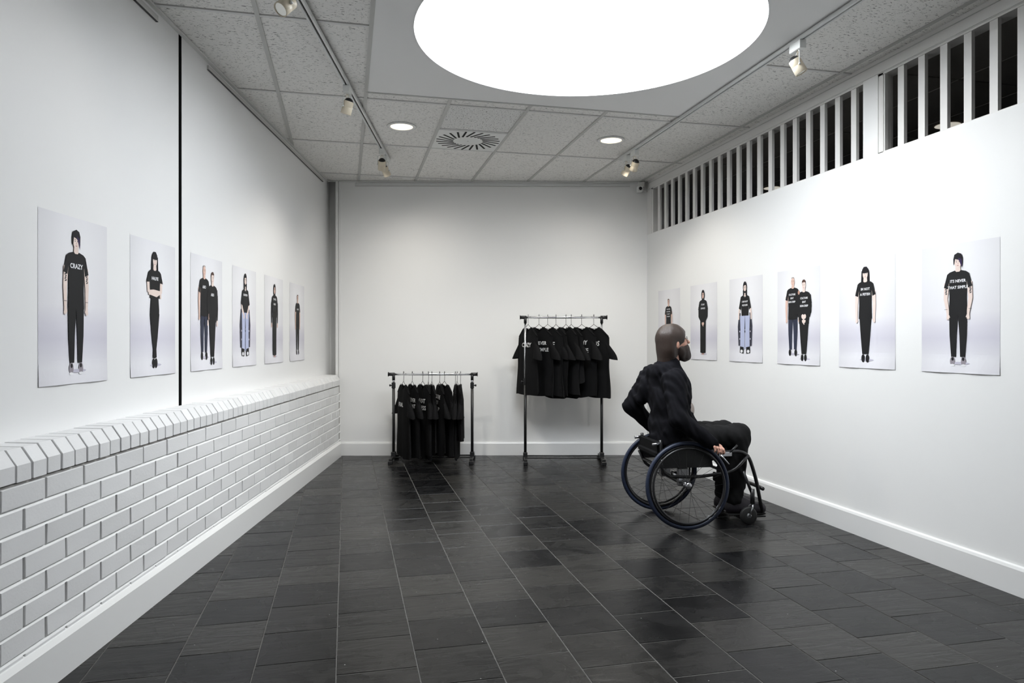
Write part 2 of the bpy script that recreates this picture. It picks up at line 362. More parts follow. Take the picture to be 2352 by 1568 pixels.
# ---- ceiling
cp = clip_all([(-6, YF-1), (6, YF-1), (6, 9), (-6, 9)], [((lw(-.3, .3).x, lw(-.3, .3).y), (lw(SL, .3).x, lw(SL, .3).y)), ((3.32, YF-1), (3.32, 9)), ((bw(3.8, -.1).x, bw(3.8, -.1).y), (bw(-.3, -.1).x, bw(-.3, -.1).y)), ((-5, YF-.1), (5, YF-.1))])
ceiling = struct('ceiling', MB().prism(cp, CZ+.30, CZ+.40, M['void']))
GX, GY = -.4638, 4.0097; PX0, PX1, PY0, PY1 = .1362, 2.5362, 2.657, 5.057
LC = Vector((1.345, 3.857)); LR = .985
DL = [(.4407, 5.8161), (2.2447, 5.7985)]; VENT = (1.036, 6.105)
n = 0
for i in range(-3, 7):
    x0 = GX+.6*i
    for j in range(-5, 4):
        y0 = GY+1.2*j
        subs = [(y0, y0+1.2)]
        if i == 2 and j == 1: subs = [(y0, y0+.6)]
        for (a, b) in subs:
            R = [(x0+.004, a+.002), (x0+.596, a+.002), (x0+.596, b-.017), (x0+.004, b-.017)]
            if 1 <= i <= 4:
                if j == 0: R = [(x0+.004, PY1+.01), (x0+.596, PY1+.01), (x0+.596, b-.017), (x0+.004, b-.017)]
                if j == -1: continue
                if j == -2: R = [(x0+.004, a+.002), (x0+.596, a+.002), (x0+.596, PY0-.01), (x0+.004, PY0-.01)]
            P = clip_all(R, lines_c)
            if len(P) < 3 or abs(area(P)) < .002: continue
            m = M['tile2'] if (i == 2 and j == 1) else M['tile']
            hole = None
            for (hx, hy) in DL:
                if x0 < hx < x0+.6 and a < hy < b: hole = (hx, hy)
            c = (x0+.3, y0+.6)
            if hole:
                mb = MB(); hx, hy = hole[0]-c[0], hole[1]-c[1]; q = [(p[0]-c[0], p[1]-c[1]) for p in P]
                K = 48; ring = []; outer = []
                for k in range(K):
                    an = 2*math.pi*k/K; dx, dy = math.cos(an), math.sin(an); ring.append((hx+.1*dx, hy+.1*dy, 0))
                    t = 9
                    for e in range(len(q)):
                        (ax, ay), (bx, by) = q[e], q[(e+1) % len(q)]; den = dx*(by-ay)-dy*(bx-ax)
                        if abs(den) > 1e-9:
                            tt = ((ax-hx)*(by-ay)-(ay-hy)*(bx-ax))/den; uu = ((ax-hx)*dy-(ay-hy)*dx)/den
                            if tt > 0 and -1e-6 <= uu <= 1+1e-6: t = min(t, tt)
                    outer.append((hx+dx*t, hy+dy*t, 0))
                vs = ring+outer+[(p[0], p[1], .012) for p in outer]+[(p[0], p[1], .012) for p in ring]
                # corners
                fs = []
                for k in range(K): k2 = (k+1) % K; fs += [(k2, k, K+k, K+k2), (K+k2, K+k, 2*K+k, 2*K+k2), (k, k2, 3*K+k2, 3*K+k)]
                mb.add(vs, fs, m)
                for (qx, qy) in q:     # corner fillers
                    near = sorted(range(K), key=lambda k: math.hypot(outer[k][0]-qx, outer[k][1]-qy))[:2]
                    a_, b_ = outer[near[0]], outer[near[1]]
                    mb.add([(qx, qy, 0), a_, b_], [(0, 1, 2)], m)
            else:
                mb = MB().prism([(p[0]-c[0], p[1]-c[1]) for p in P], 0, .012, m)
            o = mb.build('ceiling_tile', ceiling); o.location = (c[0], c[1], CZ+.007)
def seg_clip(a, b, lines):
    """clip segment a-b to the room"""
    t0, t1 = 0, 1
    for (p, q) in lines:
        f = lambda r: (q[0]-p[0])*(r[1]-p[1])-(q[1]-p[1])*(r[0]-p[0])
        fa, fb = f(a), f(b)
        if fa < 0 and fb < 0: return None
        if fa < 0: t0 = max(t0, fa/(fa-fb))
        elif fb < 0: t1 = min(t1, fa/(fa-fb))
    if t1-t0 < .01: return None
    return (a[0]+(b[0]-a[0])*t0, a[1]+(b[1]-a[1])*t0), (a[0]+(b[0]-a[0])*t1, a[1]+(b[1]-a[1])*t1)
for i in range(-3, 7):
    x = GX+.6*i
    spans = [(YF, 9)] if not 2 <= i <= 4 else [(YF, PY0), (PY1, 9)]
    for a, b in spans:
        s = seg_clip((x, a), (x, b), lines_c)
        if s: MB().box((x-.012, s[0][1], CZ), (x+.012, s[1][1], CZ+.03), M['runner']).build('main_runner', ceiling)
for j in range(-5, 4):
    y = GY+1.2*j
    for i in range(-3, 7):
        x = GX+.6*i
        if j == 0 and 1 <= i <= 4: continue
        s = seg_clip((x+.012, y), (x+.588, y), lines_c)
        if s: MB().box((s[0][0], y-.012, CZ+.001), (s[1][0], y+.012, CZ+.03), M['cross']).build('cross_runner', ceiling)
# half-tile runner over the vent
MB().box((GX+1.212, GY+1.8-.012, CZ+.0025), (GX+1.788, GY+1.8+.004, CZ+.03), M['cross']).build('cross_runner', ceiling)
# framed plaster panel with a round opening
mb = MB(); K = 128; ring = []; outer = []
for k in range(K):
    an = 2*math.pi*(k+.5)/K; dx, dy = math.cos(an), math.sin(an)
    tx = ((PX1 if dx > 0 else PX0)-LC.x)/dx; ty = ((PY1 if dy > 0 else PY0)-LC.y)/dy; t = min(tx, ty)
    ring.append((LC.x+LR*dx, LC.y+LR*dy)); outer.append((LC.x+t*dx, LC.y+t*dy))
vs = [(*p, CZ+.002) for p in ring]+[(*p, CZ+.002) for p in outer]+[(*p, CZ+.045) for p in ring]
fs = []
for k in range(K): k2 = (k+1) % K; fs += [(k, K+k, K+k2, k2), (k2, 2*K+k2, 2*K+k, k)]
mb.add(vs, fs, M['plaster'])
for cxy in ((PX0, PY0), (PX1, PY0), (PX1, PY1), (PX0, PY1)):
    near = sorted(range(K), key=lambda k: math.hypot(outer[k][0]-cxy[0], outer[k][1]-cxy[1]))[:2]
    mb.add([(*cxy, CZ+.002), (*outer[near[0]], CZ+.002), (*outer[near[1]], CZ+.002)], [(0, 1, 2)], M['plaster'])
mb.build('plaster_panel', ceiling)
mb = MB(); mb.box((PX0, PY1, CZ-.002), (PX1, PY1+.02, CZ+.02), M['runner']); mb.box((PX0, PY0-.02, CZ-.002), (PX1, PY0, CZ+.02), M['runner'])
mb.build('panel_edge_strip', ceiling)
# wall-angle strips round the ceiling edge
mb = MB(); mb.box((-.1, .0, CZ-.006), (SL, .172, CZ+.004), M['cross'], Matrix(LMAT) @ Matrix.Translation((0, .150, 0)) @ Matrix.Diagonal((1, .13, 1, 1)))
mb.build('wall_angle', ceiling)
MB().box((0, 0, CZ-.004), (3.53, .018, CZ+.004), M['cross'], BMAT).build('wall_angle', ceiling)

# round luminous ceiling light
t = empty('round_ceiling_light', (LC.x, LC.y, CZ)); tag(t, 'large round glowing white ceiling light set in a flat plaster panel', 'ceiling light')
mb = MB(); mb.disc(LR+.004, .20, M['diffuser'], 128, flip=True); mb.build('diffuser', t)
MB().lathe([(LR+.001, .004), (LR+.001, .205)], M['reveal'], 128).build('shading_well', t)  # unseen recess, added to keep grazing light off the upper walls
MB().lathe([(LR+.001, .0005), (LR-.003, .0005), (LR-.003, .006), (LR+.001, .006)], M['trim'], 128).build('rim', t)

# ---- left wall: brick plinth with sloped coping and panelled wall above
mb = MB()
mb.box((-.35, .03, 0), (SL, .30, .765), M['mortar'], LMAT); mb.box((-.35, .09, .765), (SL, .30, .86), M['mortar'], LMAT)
mb.box((-.35, .21, .86), (SL, .30, CZ+.32), M['void'], LMAT)
for row in range(1, 9):
    zb = .758-.0835*row
    X5 = [(.0212, zb-.001), (.0285, zb+.0088), (.0285, zb+.0105), (.034, zb+.0105), (.034, zb-.001)]
    vs = [(-.3, o_, z_) for o_, z_ in X5]+[(SL, o_, z_) for o_, z_ in X5]
    mb.add(vs, [(0, 1, 2, 3, 4), (9, 8, 7, 6, 5)]+[(k, (k+1) % 5, (k+1) % 5+5, k+5) for k in range(5)], M['panel'], False, LMAT)
wl = struct('wall_left', mb)
for a_, b_ in ((3.600, 3.604), (3.638, 3.642)): MB().box((a_-.0005, .1735, .86), (b_+.0005, .215, CZ+.02), M['void'], LMAT).build('slot_lining', wl)
for (a, b) in ((-.36, 3.600), (3.642, SL)):
    MB().box((a, .172, .80), (b, .212, CZ+.03), M['panel'], LMAT).build('wall_panel', wl)
def brick_mesh(w, h, d, ch, seed, back=True):
    r = random.Random(seed); j = lambda: r.uniform(-.0008, .0008)
    vs = [(-w/2, d, -h/2), (w/2, d, -h/2), (w/2, d, h/2), (-w/2, d, h/2), (-w/2, ch, -h/2), (w/2, ch, -h/2), (w/2, ch, h/2), (-w/2, ch, h/2),
          (-w/2+ch+j(), j(), -h/2+ch+j()), (w/2-ch+j(), j(), -h/2+ch+j()), (w/2-ch+j(), j(), h/2-ch+j()), (-w/2+ch+j(), j(), h/2-ch+j())]
    fs = [(0, 3, 2, 1)]+[(a, (a+1) % 4, (a+1) % 4+4, a+4) for a in range(4)]+[(a+4, (a+1) % 4+4, (a+1) % 4+8, a+8) for a in range(4)]+[(8, 9, 10, 11)]
    mb = MB().add(vs, fs, M['brick']); return mb.mesh('brick')
full = [brick_mesh(.2325, .0735, .04, .0022, k) for k in range(8)]
RZ = math.atan2(LD.y, LD.x)
def wall_obj(me, name, s, off, z, parent=wl):
    o = bpy.data.objects.new(name, me); C.objects.link(o); o.parent = parent
    o.matrix_world = LMAT @ Matrix.Translation((s, off, z)); return o
FAR = MB()
for row in range(9):
    zc = .758-.0835*row-.0367; ph = 5.100 if row % 2 == 0 else 5.222
    for k in range(-20, 23):
        s1 = ph-.2425*k; s0 = s1-.2425; a, b = s0+.005, s1-.005
        if b < .01 or a > SL: continue
        a = max(a, -.01)
        if s0 > 5.9 or row == 8:
            me = brick_mesh(b-a, .0735, .04, .002, k) ; X = LMAT @ Matrix.Translation(((a+b)/2, .018, zc))
            FAR.add([tuple(v.co) for v in me.vertices], [tuple(p.vertices) for p in me.polygons], M['brick'], X=X); bpy.data.meshes.remove(me)
            continue
        me = full[(k*3+row) % 8] if abs((b-a)-.2325) < 1e-3 else brick_mesh(b-a, .0735, .04, .002, k)
        wall_obj(me, 'brick', (a+b)/2, .020+random.uniform(-.0012, .0012), zc)
def coping_mesh(seed):
    r = random.Random(seed); w = .0775; j = lambda: r.uniform(-.0008, .0008)
    prof = [(.0, .771), (.0, .828), (.036, .881), (.156, .884), (.156, .771)]
    vs = [(-w/2, o, z) for o, z in prof]+[(w/2, o, z) for o, z in prof]
    cx, cz = .08, .82; ins = .002
    vs = []
    for sx, i in ((-w/2, ins), (-w/2+ins, 0), (w/2-ins, 0), (w/2, ins)):
        for o, z in prof:
            vs.append((sx+j()*.5, o+(cx-o)*i/.08+j()*.6*(o == 0), z+(cz-z)*i/.05))
    fs = [tuple(range(5)), tuple(15+k for k in range(5))[::-1]]
    for a in range(3):
        for k in range(5): k2 = (k+1) % 5; fs.append((a*5+k2, a*5+k, a*5+5+k, a*5+5+k2))
    return MB().add(vs, fs, M['brick']).mesh('coping_brick')
cops = [coping_mesh(k) for k in range(8)]
for k in range(-56, 62):
    s = 5.181-.0857*k-.04285
    if s < -.02 or s > SL: continue
    if s < 5.9: wall_obj(cops[k % 8], 'coping_brick', s, .018+random.uniform(-.001, .001), random.uniform(-.0012, .0012))
    else:
        me = cops[k % 8]; FAR.add([tuple(v.co) for v in me.vertices], [tuple(p.vertices) for p in me.polygons], M['brick'], X=LMAT @ Matrix.Translation((s, .018, 0)))
o = FAR.build('brick_courses', wl); o['kind'] = 'stuff'
def sweep(prof, a, b, X, m, name):
    n = len(prof); vs = [(a, o, z) for o, z in prof]+[(b, o, z) for o, z in prof]
    fs = [tuple(range(n)), tuple(range(n, 2*n))[::-1]]+[(k, (k+1) % n, (k+1) % n+n, k+n) for k in range(n)]
    mb = MB().add(vs, fs, m, False, X); return struct(name, mb)
sweep([(0, 0), (.028, 0), (.028, .166), (.014, .160), (.003, .146), (0, .142)], -.02, SL, LMAT, M['trim'], 'baseboard_left')
# grey channel strips under the ceiling on the left wall
for k, (a, b, z0, z1) in enumerate(((.12, 3.234, 2.942, 2.968), (3.915, 7.4, 2.931, 2.962))):
    mb = MB().box((a, .160, z0), (b, .172, z1), M['grey'], LMAT); mb.box((a, .1595, z0-.0014), (b, .172, z0), M['blackm'], LMAT)
    struct('trim_%d' % (k+1), mb)

# ---- back wall
mb = MB().box((.100, -.22, 0), (3.75, 0, CZ+.32), M['wall'], BMAT); mb.box((-.3, -.22, 0), (.100, -.16, CZ+.32), M['wall'], BMAT); struct('wall_back', mb)
# window-side reveal and vertical batten in the left back corner
mb = MB(); mb.box((.100, 0, .86), (.128, .022, CZ-.005), M['trim'], BMAT, ch=.002); struct('trim_3', mb)
mb = MB(); mb.box((.132, 0, .15), (.145, .008, CZ-.005), M['trim'], BMAT); struct('trim_4', mb)
sweep([(0, 0), (.02, 0), (.02, .128), (.014, .142), (0, .147)], .05, 3.50, BMAT, M['trim'], 'baseboard_back')
mb = MB().box((.308, 0, 2.945), (3.318, .014, 2.972), M['rail'], BMAT); mb.box((.308, 0, 2.941), (3.318, .016, 2.945), M['grey'], BMAT); struct('trim_5', mb)

# ---- right wall with two barred clerestory openings
W1 = (3.896, 7.122); W2 = (.9, 3.766); ZB, ZT = 2.413, 2.905
mb = MB()
mb.box((RX, YF-.1, 0), (RX+.11, 7.6, ZB), M['wall']); mb.box((RX, YF-.1, ZT), (RX+.11, 7.6, CZ+.32), M['bars'])
mb.box((RX, W1[1], ZB), (RX+.11, 7.6, ZT), M['bars']); mb.box((RX, W2[1], ZB), (RX+.11, W1[0], ZT), M['wall']); mb.box((RX, YF-.1, ZB), (RX+.11, W2[0], ZT), M['wall'])
struct('wall_right', mb)
for wi, ((y0, y1), first, cnt) in enumerate(((W1, 6.973, 20), (W2, 3.612, 17))):
    mb = MB()    # frame lining
    mb.box((RX+.004, y0, ZT-.012), (RX+.09, y1, ZT), M['bars']); mb.box((RX+.004, y0, ZB), (RX+.09, y1, ZB+.006), M['bars'])
    mb.box((RX+.004, y1-.04, ZB), (RX+.06, y1, ZT), M['bars']); mb.box((RX+.02, y0, ZB), (RX+.09, y0+.006, ZT), M['bars'])
    wo = struct('window_%d' % (wi+1), mb)
    me = MB().box((0, -.048, ZB), (.022, 0, ZT-.008), M['bars'], ch=.0012).mesh('bar')
    if wi == 1:
        o = link('bar', me, wo, (RX+.008, 3.748+.016, 0))
    for k in range(cnt):
        y = first-.1556*k
        if y-.05 < y0: break
        link('bar', me, wo, (RX+.008, y, 0))
mb = MB(); mb.box((RX-.006, YF, ZT+.004), (RX, 7.22, ZT+.062), M['bars']); mb.box((RX-.004, YF, CZ-.022), (RX, 7.22, CZ-.018), M['grey']); struct('trim_6', mb)
RMAT = Matrix(((0, -1, 0, RX), (1, 0, 0, 0), (0, 0, 1, 0), (0, 0, 0, 1)))
sweep([(0, 0), (.02, 0), (.02, .128), (.014, .142), (0, .147)], YF, 7.22, RMAT, M['trim'], 'baseboard_right')
mb = MB().box((-4.2, YF-.1, 0), (3.33, YF, CZ+.32), M['wall']); struct('wall_front', mb)
# ---- dark room beyond the bars
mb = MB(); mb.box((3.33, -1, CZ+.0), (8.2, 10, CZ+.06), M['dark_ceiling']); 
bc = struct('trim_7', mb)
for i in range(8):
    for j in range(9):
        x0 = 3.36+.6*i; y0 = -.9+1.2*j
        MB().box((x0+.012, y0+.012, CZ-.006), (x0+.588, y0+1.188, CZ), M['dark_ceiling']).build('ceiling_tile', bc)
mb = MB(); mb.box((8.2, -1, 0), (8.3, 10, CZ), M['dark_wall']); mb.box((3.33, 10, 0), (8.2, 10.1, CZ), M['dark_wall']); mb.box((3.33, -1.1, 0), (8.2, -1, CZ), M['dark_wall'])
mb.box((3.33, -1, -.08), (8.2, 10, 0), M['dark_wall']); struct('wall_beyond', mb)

# ------------------------------------------------------------------ ceiling fittings
def can(x, y, lit, label, grp=None):
    t = empty('downlight', (x, y, CZ)); tag(t, label, 'downlight', grp)
    b = M['reflect'] if lit else M['caught_glow']
    MB().lathe([(.098, .012), (.118, .003), (.116, -.003), (.098, -.005), (.090, 0)], M['trim'], 40).build('trim_ring', t)
    if lit: MB().lathe([(.090, 0), (.087, .02), (.070, .07), (.045, .10), (.02, .11)], b, 40).build('reflector', t)
    else: MB().lathe([(.092, -.009), (.07, -.014), (.04, -.016), (.001, -.017)], b, 40).build('reflector', t)
    if lit:
        mb = MB(); mb.lathe([(.001, .035), (.020, .042), (.028, .062), (.024, .09), (.012, .108)], M['bulb'], 20); mb.build('bulb', t)
        l = bpy.data.lights.new('downlight_lamp', 'SPOT'); l.energy = DOWN; l.spot_size = 2.3; l.spot_blend = .7; l.shadow_soft_size = .07; l.color = (1, .95, .86)
        lo = bpy.data.objects.new('lamp', l); C.objects.link(lo); lo.parent = t; lo.location = (0, 0, -.006)
    return t
can(*DL[0], True, 'lit recessed downlight left of the slotted air vent')
can(*DL[1], True, 'lit recessed downlight right of the slotted air vent, nearer the right wall')
can(4.7180, 4.7506, False, 'unlit round downlight in the dark room, seen through the nearer barred opening')
can(4.7116, 7.1512, False, 'unlit round downlight in the dark room, seen low through the farther barred opening')
# swirl vent
t = empty('air_vent', (VENT[0], VENT[1]-.0, CZ)); tag(t, 'square white ceiling air vent with a ring of swirling black slots', 'air vent')
MB().box((-.288, -.283, .001), (.288, .283, .012), M['whitep'], ch=.001).build('face_plate', t)
for k in range(24):
    a = 2*math.pi*k/24; ai = a; ao = a+math.radians(17.5)
    pi_ = Vector((.130*math.cos(ai), .130*math.sin(ai), 0)); po = Vector((.276*math.cos(ao), .276*math.sin(ao), 0))
    d = (po-pi_).normalized(); q = Vector((-d.y, d.x, 0))*.0085
    vs = [pi_-q, po-q, po+q, pi_+q]; mb = MB()
    mb.add([(v.x, v.y, -.0004) for v in vs]+[(v.x, v.y, .004) for v in vs], [(0, 1, 2, 3), (0, 4, 5, 1), (1, 5, 6, 2), (2, 6, 7, 3), (3, 7, 4, 0)], M['void']).build('slot', t)
MB().lathe([(.001, -.002), (.006, -.001), (.007, .001)], M['grey'], 12).build('screw', t)

# lighting tracks
def track(a, b, label):
    a, b = Vector(a), Vector(b); L = (b-a).length; ang = math.atan2(b.y-a.y, b.x-a.x)
    t = empty('lighting_track', (a.x, a.y, CZ), ang); tag(t, label, 'lighting track')
    mb = MB(); mb.box((0, -.018, -.022), (L, -.006, .0), M['rail']); mb.box((0, .006, -.022), (L, .018, .0), M['rail']); mb.box((0, -.018, -.003), (L, .018, .0), M['rail']); mb.build('channel', t)
    MB().box((0, -.006, -.008), (L, .006, -.003), M['void']).build('conductor_slot', t)
    MB().box((L, -.019, -.024), (L+.03, .019, 0), M['rail'], ch=.002).build('end_cap', t)
    return t
TL = (Vector((-.86, .55, 0)), Vector((.392, 6.86, 0)))
track(TL[0], TL[1], 'long pale lighting track running along the left side of the ceiling')
TR = (Vector((2.528, -.5, 0)), Vector((2.542, 6.27, 0)))
track(TR[0], TR[1], 'long pale lighting track running along the right side of the ceiling beside the plaster panel')
def spot(pos, aim, label, energy, col=(1, .95, .86), size=1.0):
    t = empty('track_spotlight', (pos[0], pos[1], CZ-.022)); tag(t, label, 'spotlight', 'track spotlights under the ceiling')
    tr = TL if pos[0] < 1.4 else TR; ang = math.atan2((tr[1]-tr[0]).y, (tr[1]-tr[0]).x)
    RZ_ = Matrix.Rotation(ang, 4, 'Z')
    MB().box((-.050, -.020, -.050), (.050, .020, 0), M['whitep'], RZ_, ch=.003).build('adapter', t)
    D = (Vector(aim)-Vector((pos[0], pos[1], CZ-.13))).normalized()
    side = D.cross(Vector((0, 0, 1))).normalized(); upv = side.cross(D)
    hc = Vector((0, 0, -.135))
    X = Matrix.Translation(hc) @ Matrix(((side.x, upv.x, -D.x, 0), (side.y, upv.y, -D.y, 0), (side.z, upv.z, -D.z, 0), (0, 0, 0, 1)))
    mb = MB()
    for sg in (-1, 1):
        mb.tube([X @ Vector((sg*.037, 0, .0)), hc+side*sg*.037+Vector((0, 0, .075)), hc+side*sg*.010+Vector((0, 0, .088))], .003, M['whitep'], 6)
    mb.build('yoke', t)
    for sg in (-1, 1): MB().tube([X @ Vector((sg*.034, 0, 0)), X @ Vector((sg*.046, 0, 0))], .006, M['whitep'], 10).build('pivot_knob', t)
    MB().lathe([(.032, .040), (.034, .036), (.0345, .002), (.0335, 0), (.0345, -.002), (.036, -.046), (.033, -.048), (.031, -.044)], M['cream'], 28, X).build('housing', t)
    MB().lathe([(.001, .062), (.012, .060), (.024, .052), (.031, .038)], M['black'], 24, X).build('lamp_back', t)
    ring = [(hc+Vector((0, 0, .07))+side*.012*math.cos(a)+Vector((0, 0, 1))*.014*math.sin(a)) for a in np.linspace(0, 5.2, 14)]
    MB().tube(ring+[X @ Vector((0, 0, .058))], .0025, M['cream'], 6).build('cable', t)
    MB().disc(.031, -.042, mat('lamp_glass', (.9, .9, .85), .2, emit=.12), 24, X, True).build('lamp_glass', t)
    if energy:
        l = bpy.data.lights.new('spot_lamp', 'SPOT'); l.energy = energy; l.spot_size = size; l.spot_blend = 1.0; l.shadow_soft_size = .03; l.color = col
        lo = bpy.data.objects.new('lamp', l); C.objects.link(lo); lo.parent = t
        lo.matrix_local = X @ Matrix.Translation((0, 0, -.052))
    return t
def on(tr, y): k = (y-tr[0].y)/(tr[1].y-tr[0].y); return tuple(tr[0]+(tr[1]-tr[0])*k)
spot(on(TL, 3.50), (-1.0, 2.9, 1.9), 'cream track spotlight at the top edge of the picture, nearest on the left track', SPOT_LEFT*.2, size=1.7)
spot(on(TL, 4.93), (-.45, 5.45, 1.1), 'cream track spotlight halfway along the left track', SPOT_LEFT*.07, size=1.9)
spot(on(TL, 6.47), (.35, 7.8, 1.1), 'cream track spotlight with dark back, second from the far end of the left track', SPOT_LEFT*1.1, size=2.0)
spot(on(TL, 6.70), (1.2, 7.7, 1.2), 'cream track spotlight at the far end of the left track', SPOT_LEFT*1.1, size=2.0)
spot(on(TR, 3.60), (3.2, 3.35, 1.55), 'cream track spotlight alone on the right track beside the big round light', SPOT_RIGHT, size=2.2)
spot(on(TR, 5.98), (2.5, 7.4, 1.2), 'nearer cream spotlight of the pair at the far end of the right track', SPOT_FAR, size=2.1)
spot(on(TR, 6.17), (1.9, 7.4, 1.2), 'last cream spotlight at the far end of the right track', SPOT_FAR, size=2.0)

# small surveillance camera in the back right corner
t = empty('security_camera', bw(3.455, .0, 2.94)[:]); t.matrix_world = BMAT @ Matrix.Translation((3.44, 0, 2.915)); tag(t, 'small white security camera with a round black lens in the back right ceiling corner', 'security camera')
MB().box((-.035, 0, .02), (.03, .05, .073), M['bars'], ch=.003).build('bracket', t)
MB().box((-.052, .02, -.045), (.0, .11, .02), M['whitep'], ch=.006).build('body', t)
MB().lathe([(.0, .112), (.017, .112), (.02, .108), (.02, .1)], M['lens'], 20, Matrix.Translation((-.026, 0, -.012)) @ Matrix.Rotation(-math.pi/2, 4, 'X')).build('lens', t)
MB().tube([(.0, .03, -.01), (.04, .02, -.02), (.062, .008, -.03)], .008, M['bars'], 8).build('arm', t)

# ------------------------------------------------------------------ posters
class Ink(MB):
    lay = 0
    def nx(s): s.lay += 1; return -.0048-.00002*s.lay
    def poly(s, pts, c): y = s.nx(); s.add([(x, y, z) for x, z in pts], [tuple(range(len(pts)))], INK[c]); return s
    def ell(s, cx, cz, rx, rz, c, n=20, rot=0):
        return s.poly([(cx+rx*math.cos(a)*math.cos(rot)-rz*math.sin(a)*math.sin(rot), cz+rx*math.cos(a)*math.sin(rot)+rz*math.sin(a)*math.cos(rot)) for a in [2*math.pi*k/n for k in range(n)]], c)
    def limb(s, pts, c):
        y = s.nx()
        for i in range(len(pts)-1):
            (x0, z0, r0), (x1, z1, r1) = pts[i], pts[i+1]; d = Vector((x1-x0, z1-z0)); d.normalize(); q = Vector((-d.y, d.x))
            s.add([(x0+q.x*r0, y, z0+q.y*r0), (x1+q.x*r1, y, z1+q.y*r1), (x1-q.x*r1, y, z1-q.y*r1), (x0-q.x*r0, y, z0-q.y*r0)], [(0, 1, 2, 3)], INK[c])
        for x, z, r in pts[1:-1] if len(pts) > 2 else []:
            y = s.nx()
            s.add([(x+r*math.cos(a), y, z+r*math.sin(a)) for a in [2*math.pi*k/12 for k in range(12)]], [tuple(range(12))], INK[c])
        return s
def face(k, cx, cz, s, skin, glasses=False, beard=False):
    k.ell(cx, cz, .036*s, .051*s, skin)
    for e in (-1, 1):
        k.ell(cx+e*.014*s, cz+.004*s, .0065*s, .0028*s, 'black', 10); k.limb([(cx+e*.006*s, cz+.016*s, .0016*s), (cx+e*.024*s, cz+.014*s, .0012*s)], 'brown')
        if glasses:
            for (a, b) in ((-.012, -.012), (.012, .012)): pass
            k.limb([(cx+e*.003*s, cz+.012*s, .0014*s), (cx+e*.028*s, cz+.012*s, .0014*s)], 'black'); k.limb([(cx+e*.003*s, cz-.006*s, .001*s), (cx+e*.028*s, cz-.006*s, .001*s)], 'black')
    k.limb([(cx+.002*s, cz-.002*s, .0012*s), (cx+.004*s, cz-.016*s, .003*s)], 'skind' if skin == 'skind' else 'lips')
    k.ell(cx, cz-.028*s, .011*s, .0035*s, 'lips', 10)
    if beard: k.poly([(cx-.032*s, cz-.012*s), (cx-.022*s, cz-.038*s), (cx, cz-.054*s), (cx+.022*s, cz-.038*s), (cx+.032*s, cz-.012*s), (cx+.015*s, cz-.022*s), (cx-.015*s, cz-.022*s)], 'greyhair')
def tee(k, cx, b, s, w=1.0, hem=.46, c='black', sleeve=.69):
    P = [(.030, .845), (.085, .832), (.112, .815), (.148, sleeve+.01), (.104, sleeve-.005), (.092, .75), (.088, .6), (.094, hem)]
    k.poly([(cx+x*s*w, b+z*s) for x, z in P]+[(cx, b+(hem-.008)*s)]+[(cx-x*s*w, b+z*s) for x, z in P[::-1]]+[(cx-.016*s, b+.832*s), (cx+.016*s, b+.832*s)], c)
def hand(k, x, z, s, skin, side, rot=0):
    k.ell(x, z, .015*s, .022*s, skin, 12, rot)
    for f in range(4): k.limb([(x+(f-1.5)*.007*s, z-.012*s, .0042*s), (x+(f-1.5)*.008*s+side*.002*s, z-.044*s+abs(f-1.5)*.004*s, .0032*s)], skin)
    k.limb([(x-side*.010*s, z-.002*s, .0045*s), (x-side*.020*s, z-.024*s, .0035*s)], skin)
def sheet(k, wave=.0):
    mb = MB(); n = 8; vs = []
    for zi in range(3):
        for i in range(n+1): vs.append((-.25+.5*i/n, -.001-(.004*math.sin(math.pi*i/n*2)**2*(1 if zi == 0 else .1)+.003*(zi == 0)), (-.35, -.25, .35)[zi]))
    fs = [(r*(n+1)+i, r*(n+1)+i+1, (r+1)*(n+1)+i+1, (r+1)*(n+1)+i) for r in range(2) for i in range(n)]
    nv = len(vs); vs += [(x, y+.0006, z) for x, y, z in vs]; fs += [tuple(a+nv for a in f)[::-1] for f in fs]
    mb.add(vs, fs, M['poster']); return mb
def poster(X, label, draw, texts):
    t = link('poster', sheet(0).mesh('poster')); t.matrix_world = X; tag(t, label, 'poster')
    k = Ink(); draw(k); o = k.build('portrait_print', t)
    tb = MB(); yy = k.nx()-.0002
    for body, x, z, size in texts:
        size *= .70; z += size*.2; tb = MB(); vs, fs = text_mesh(body, size, size*.028, 1.02, 1.0)
        tb.add([(a+x, yy, b+z) for a, b, _ in vs], fs, INK['white']); tb.build('lettering', t)
    return t
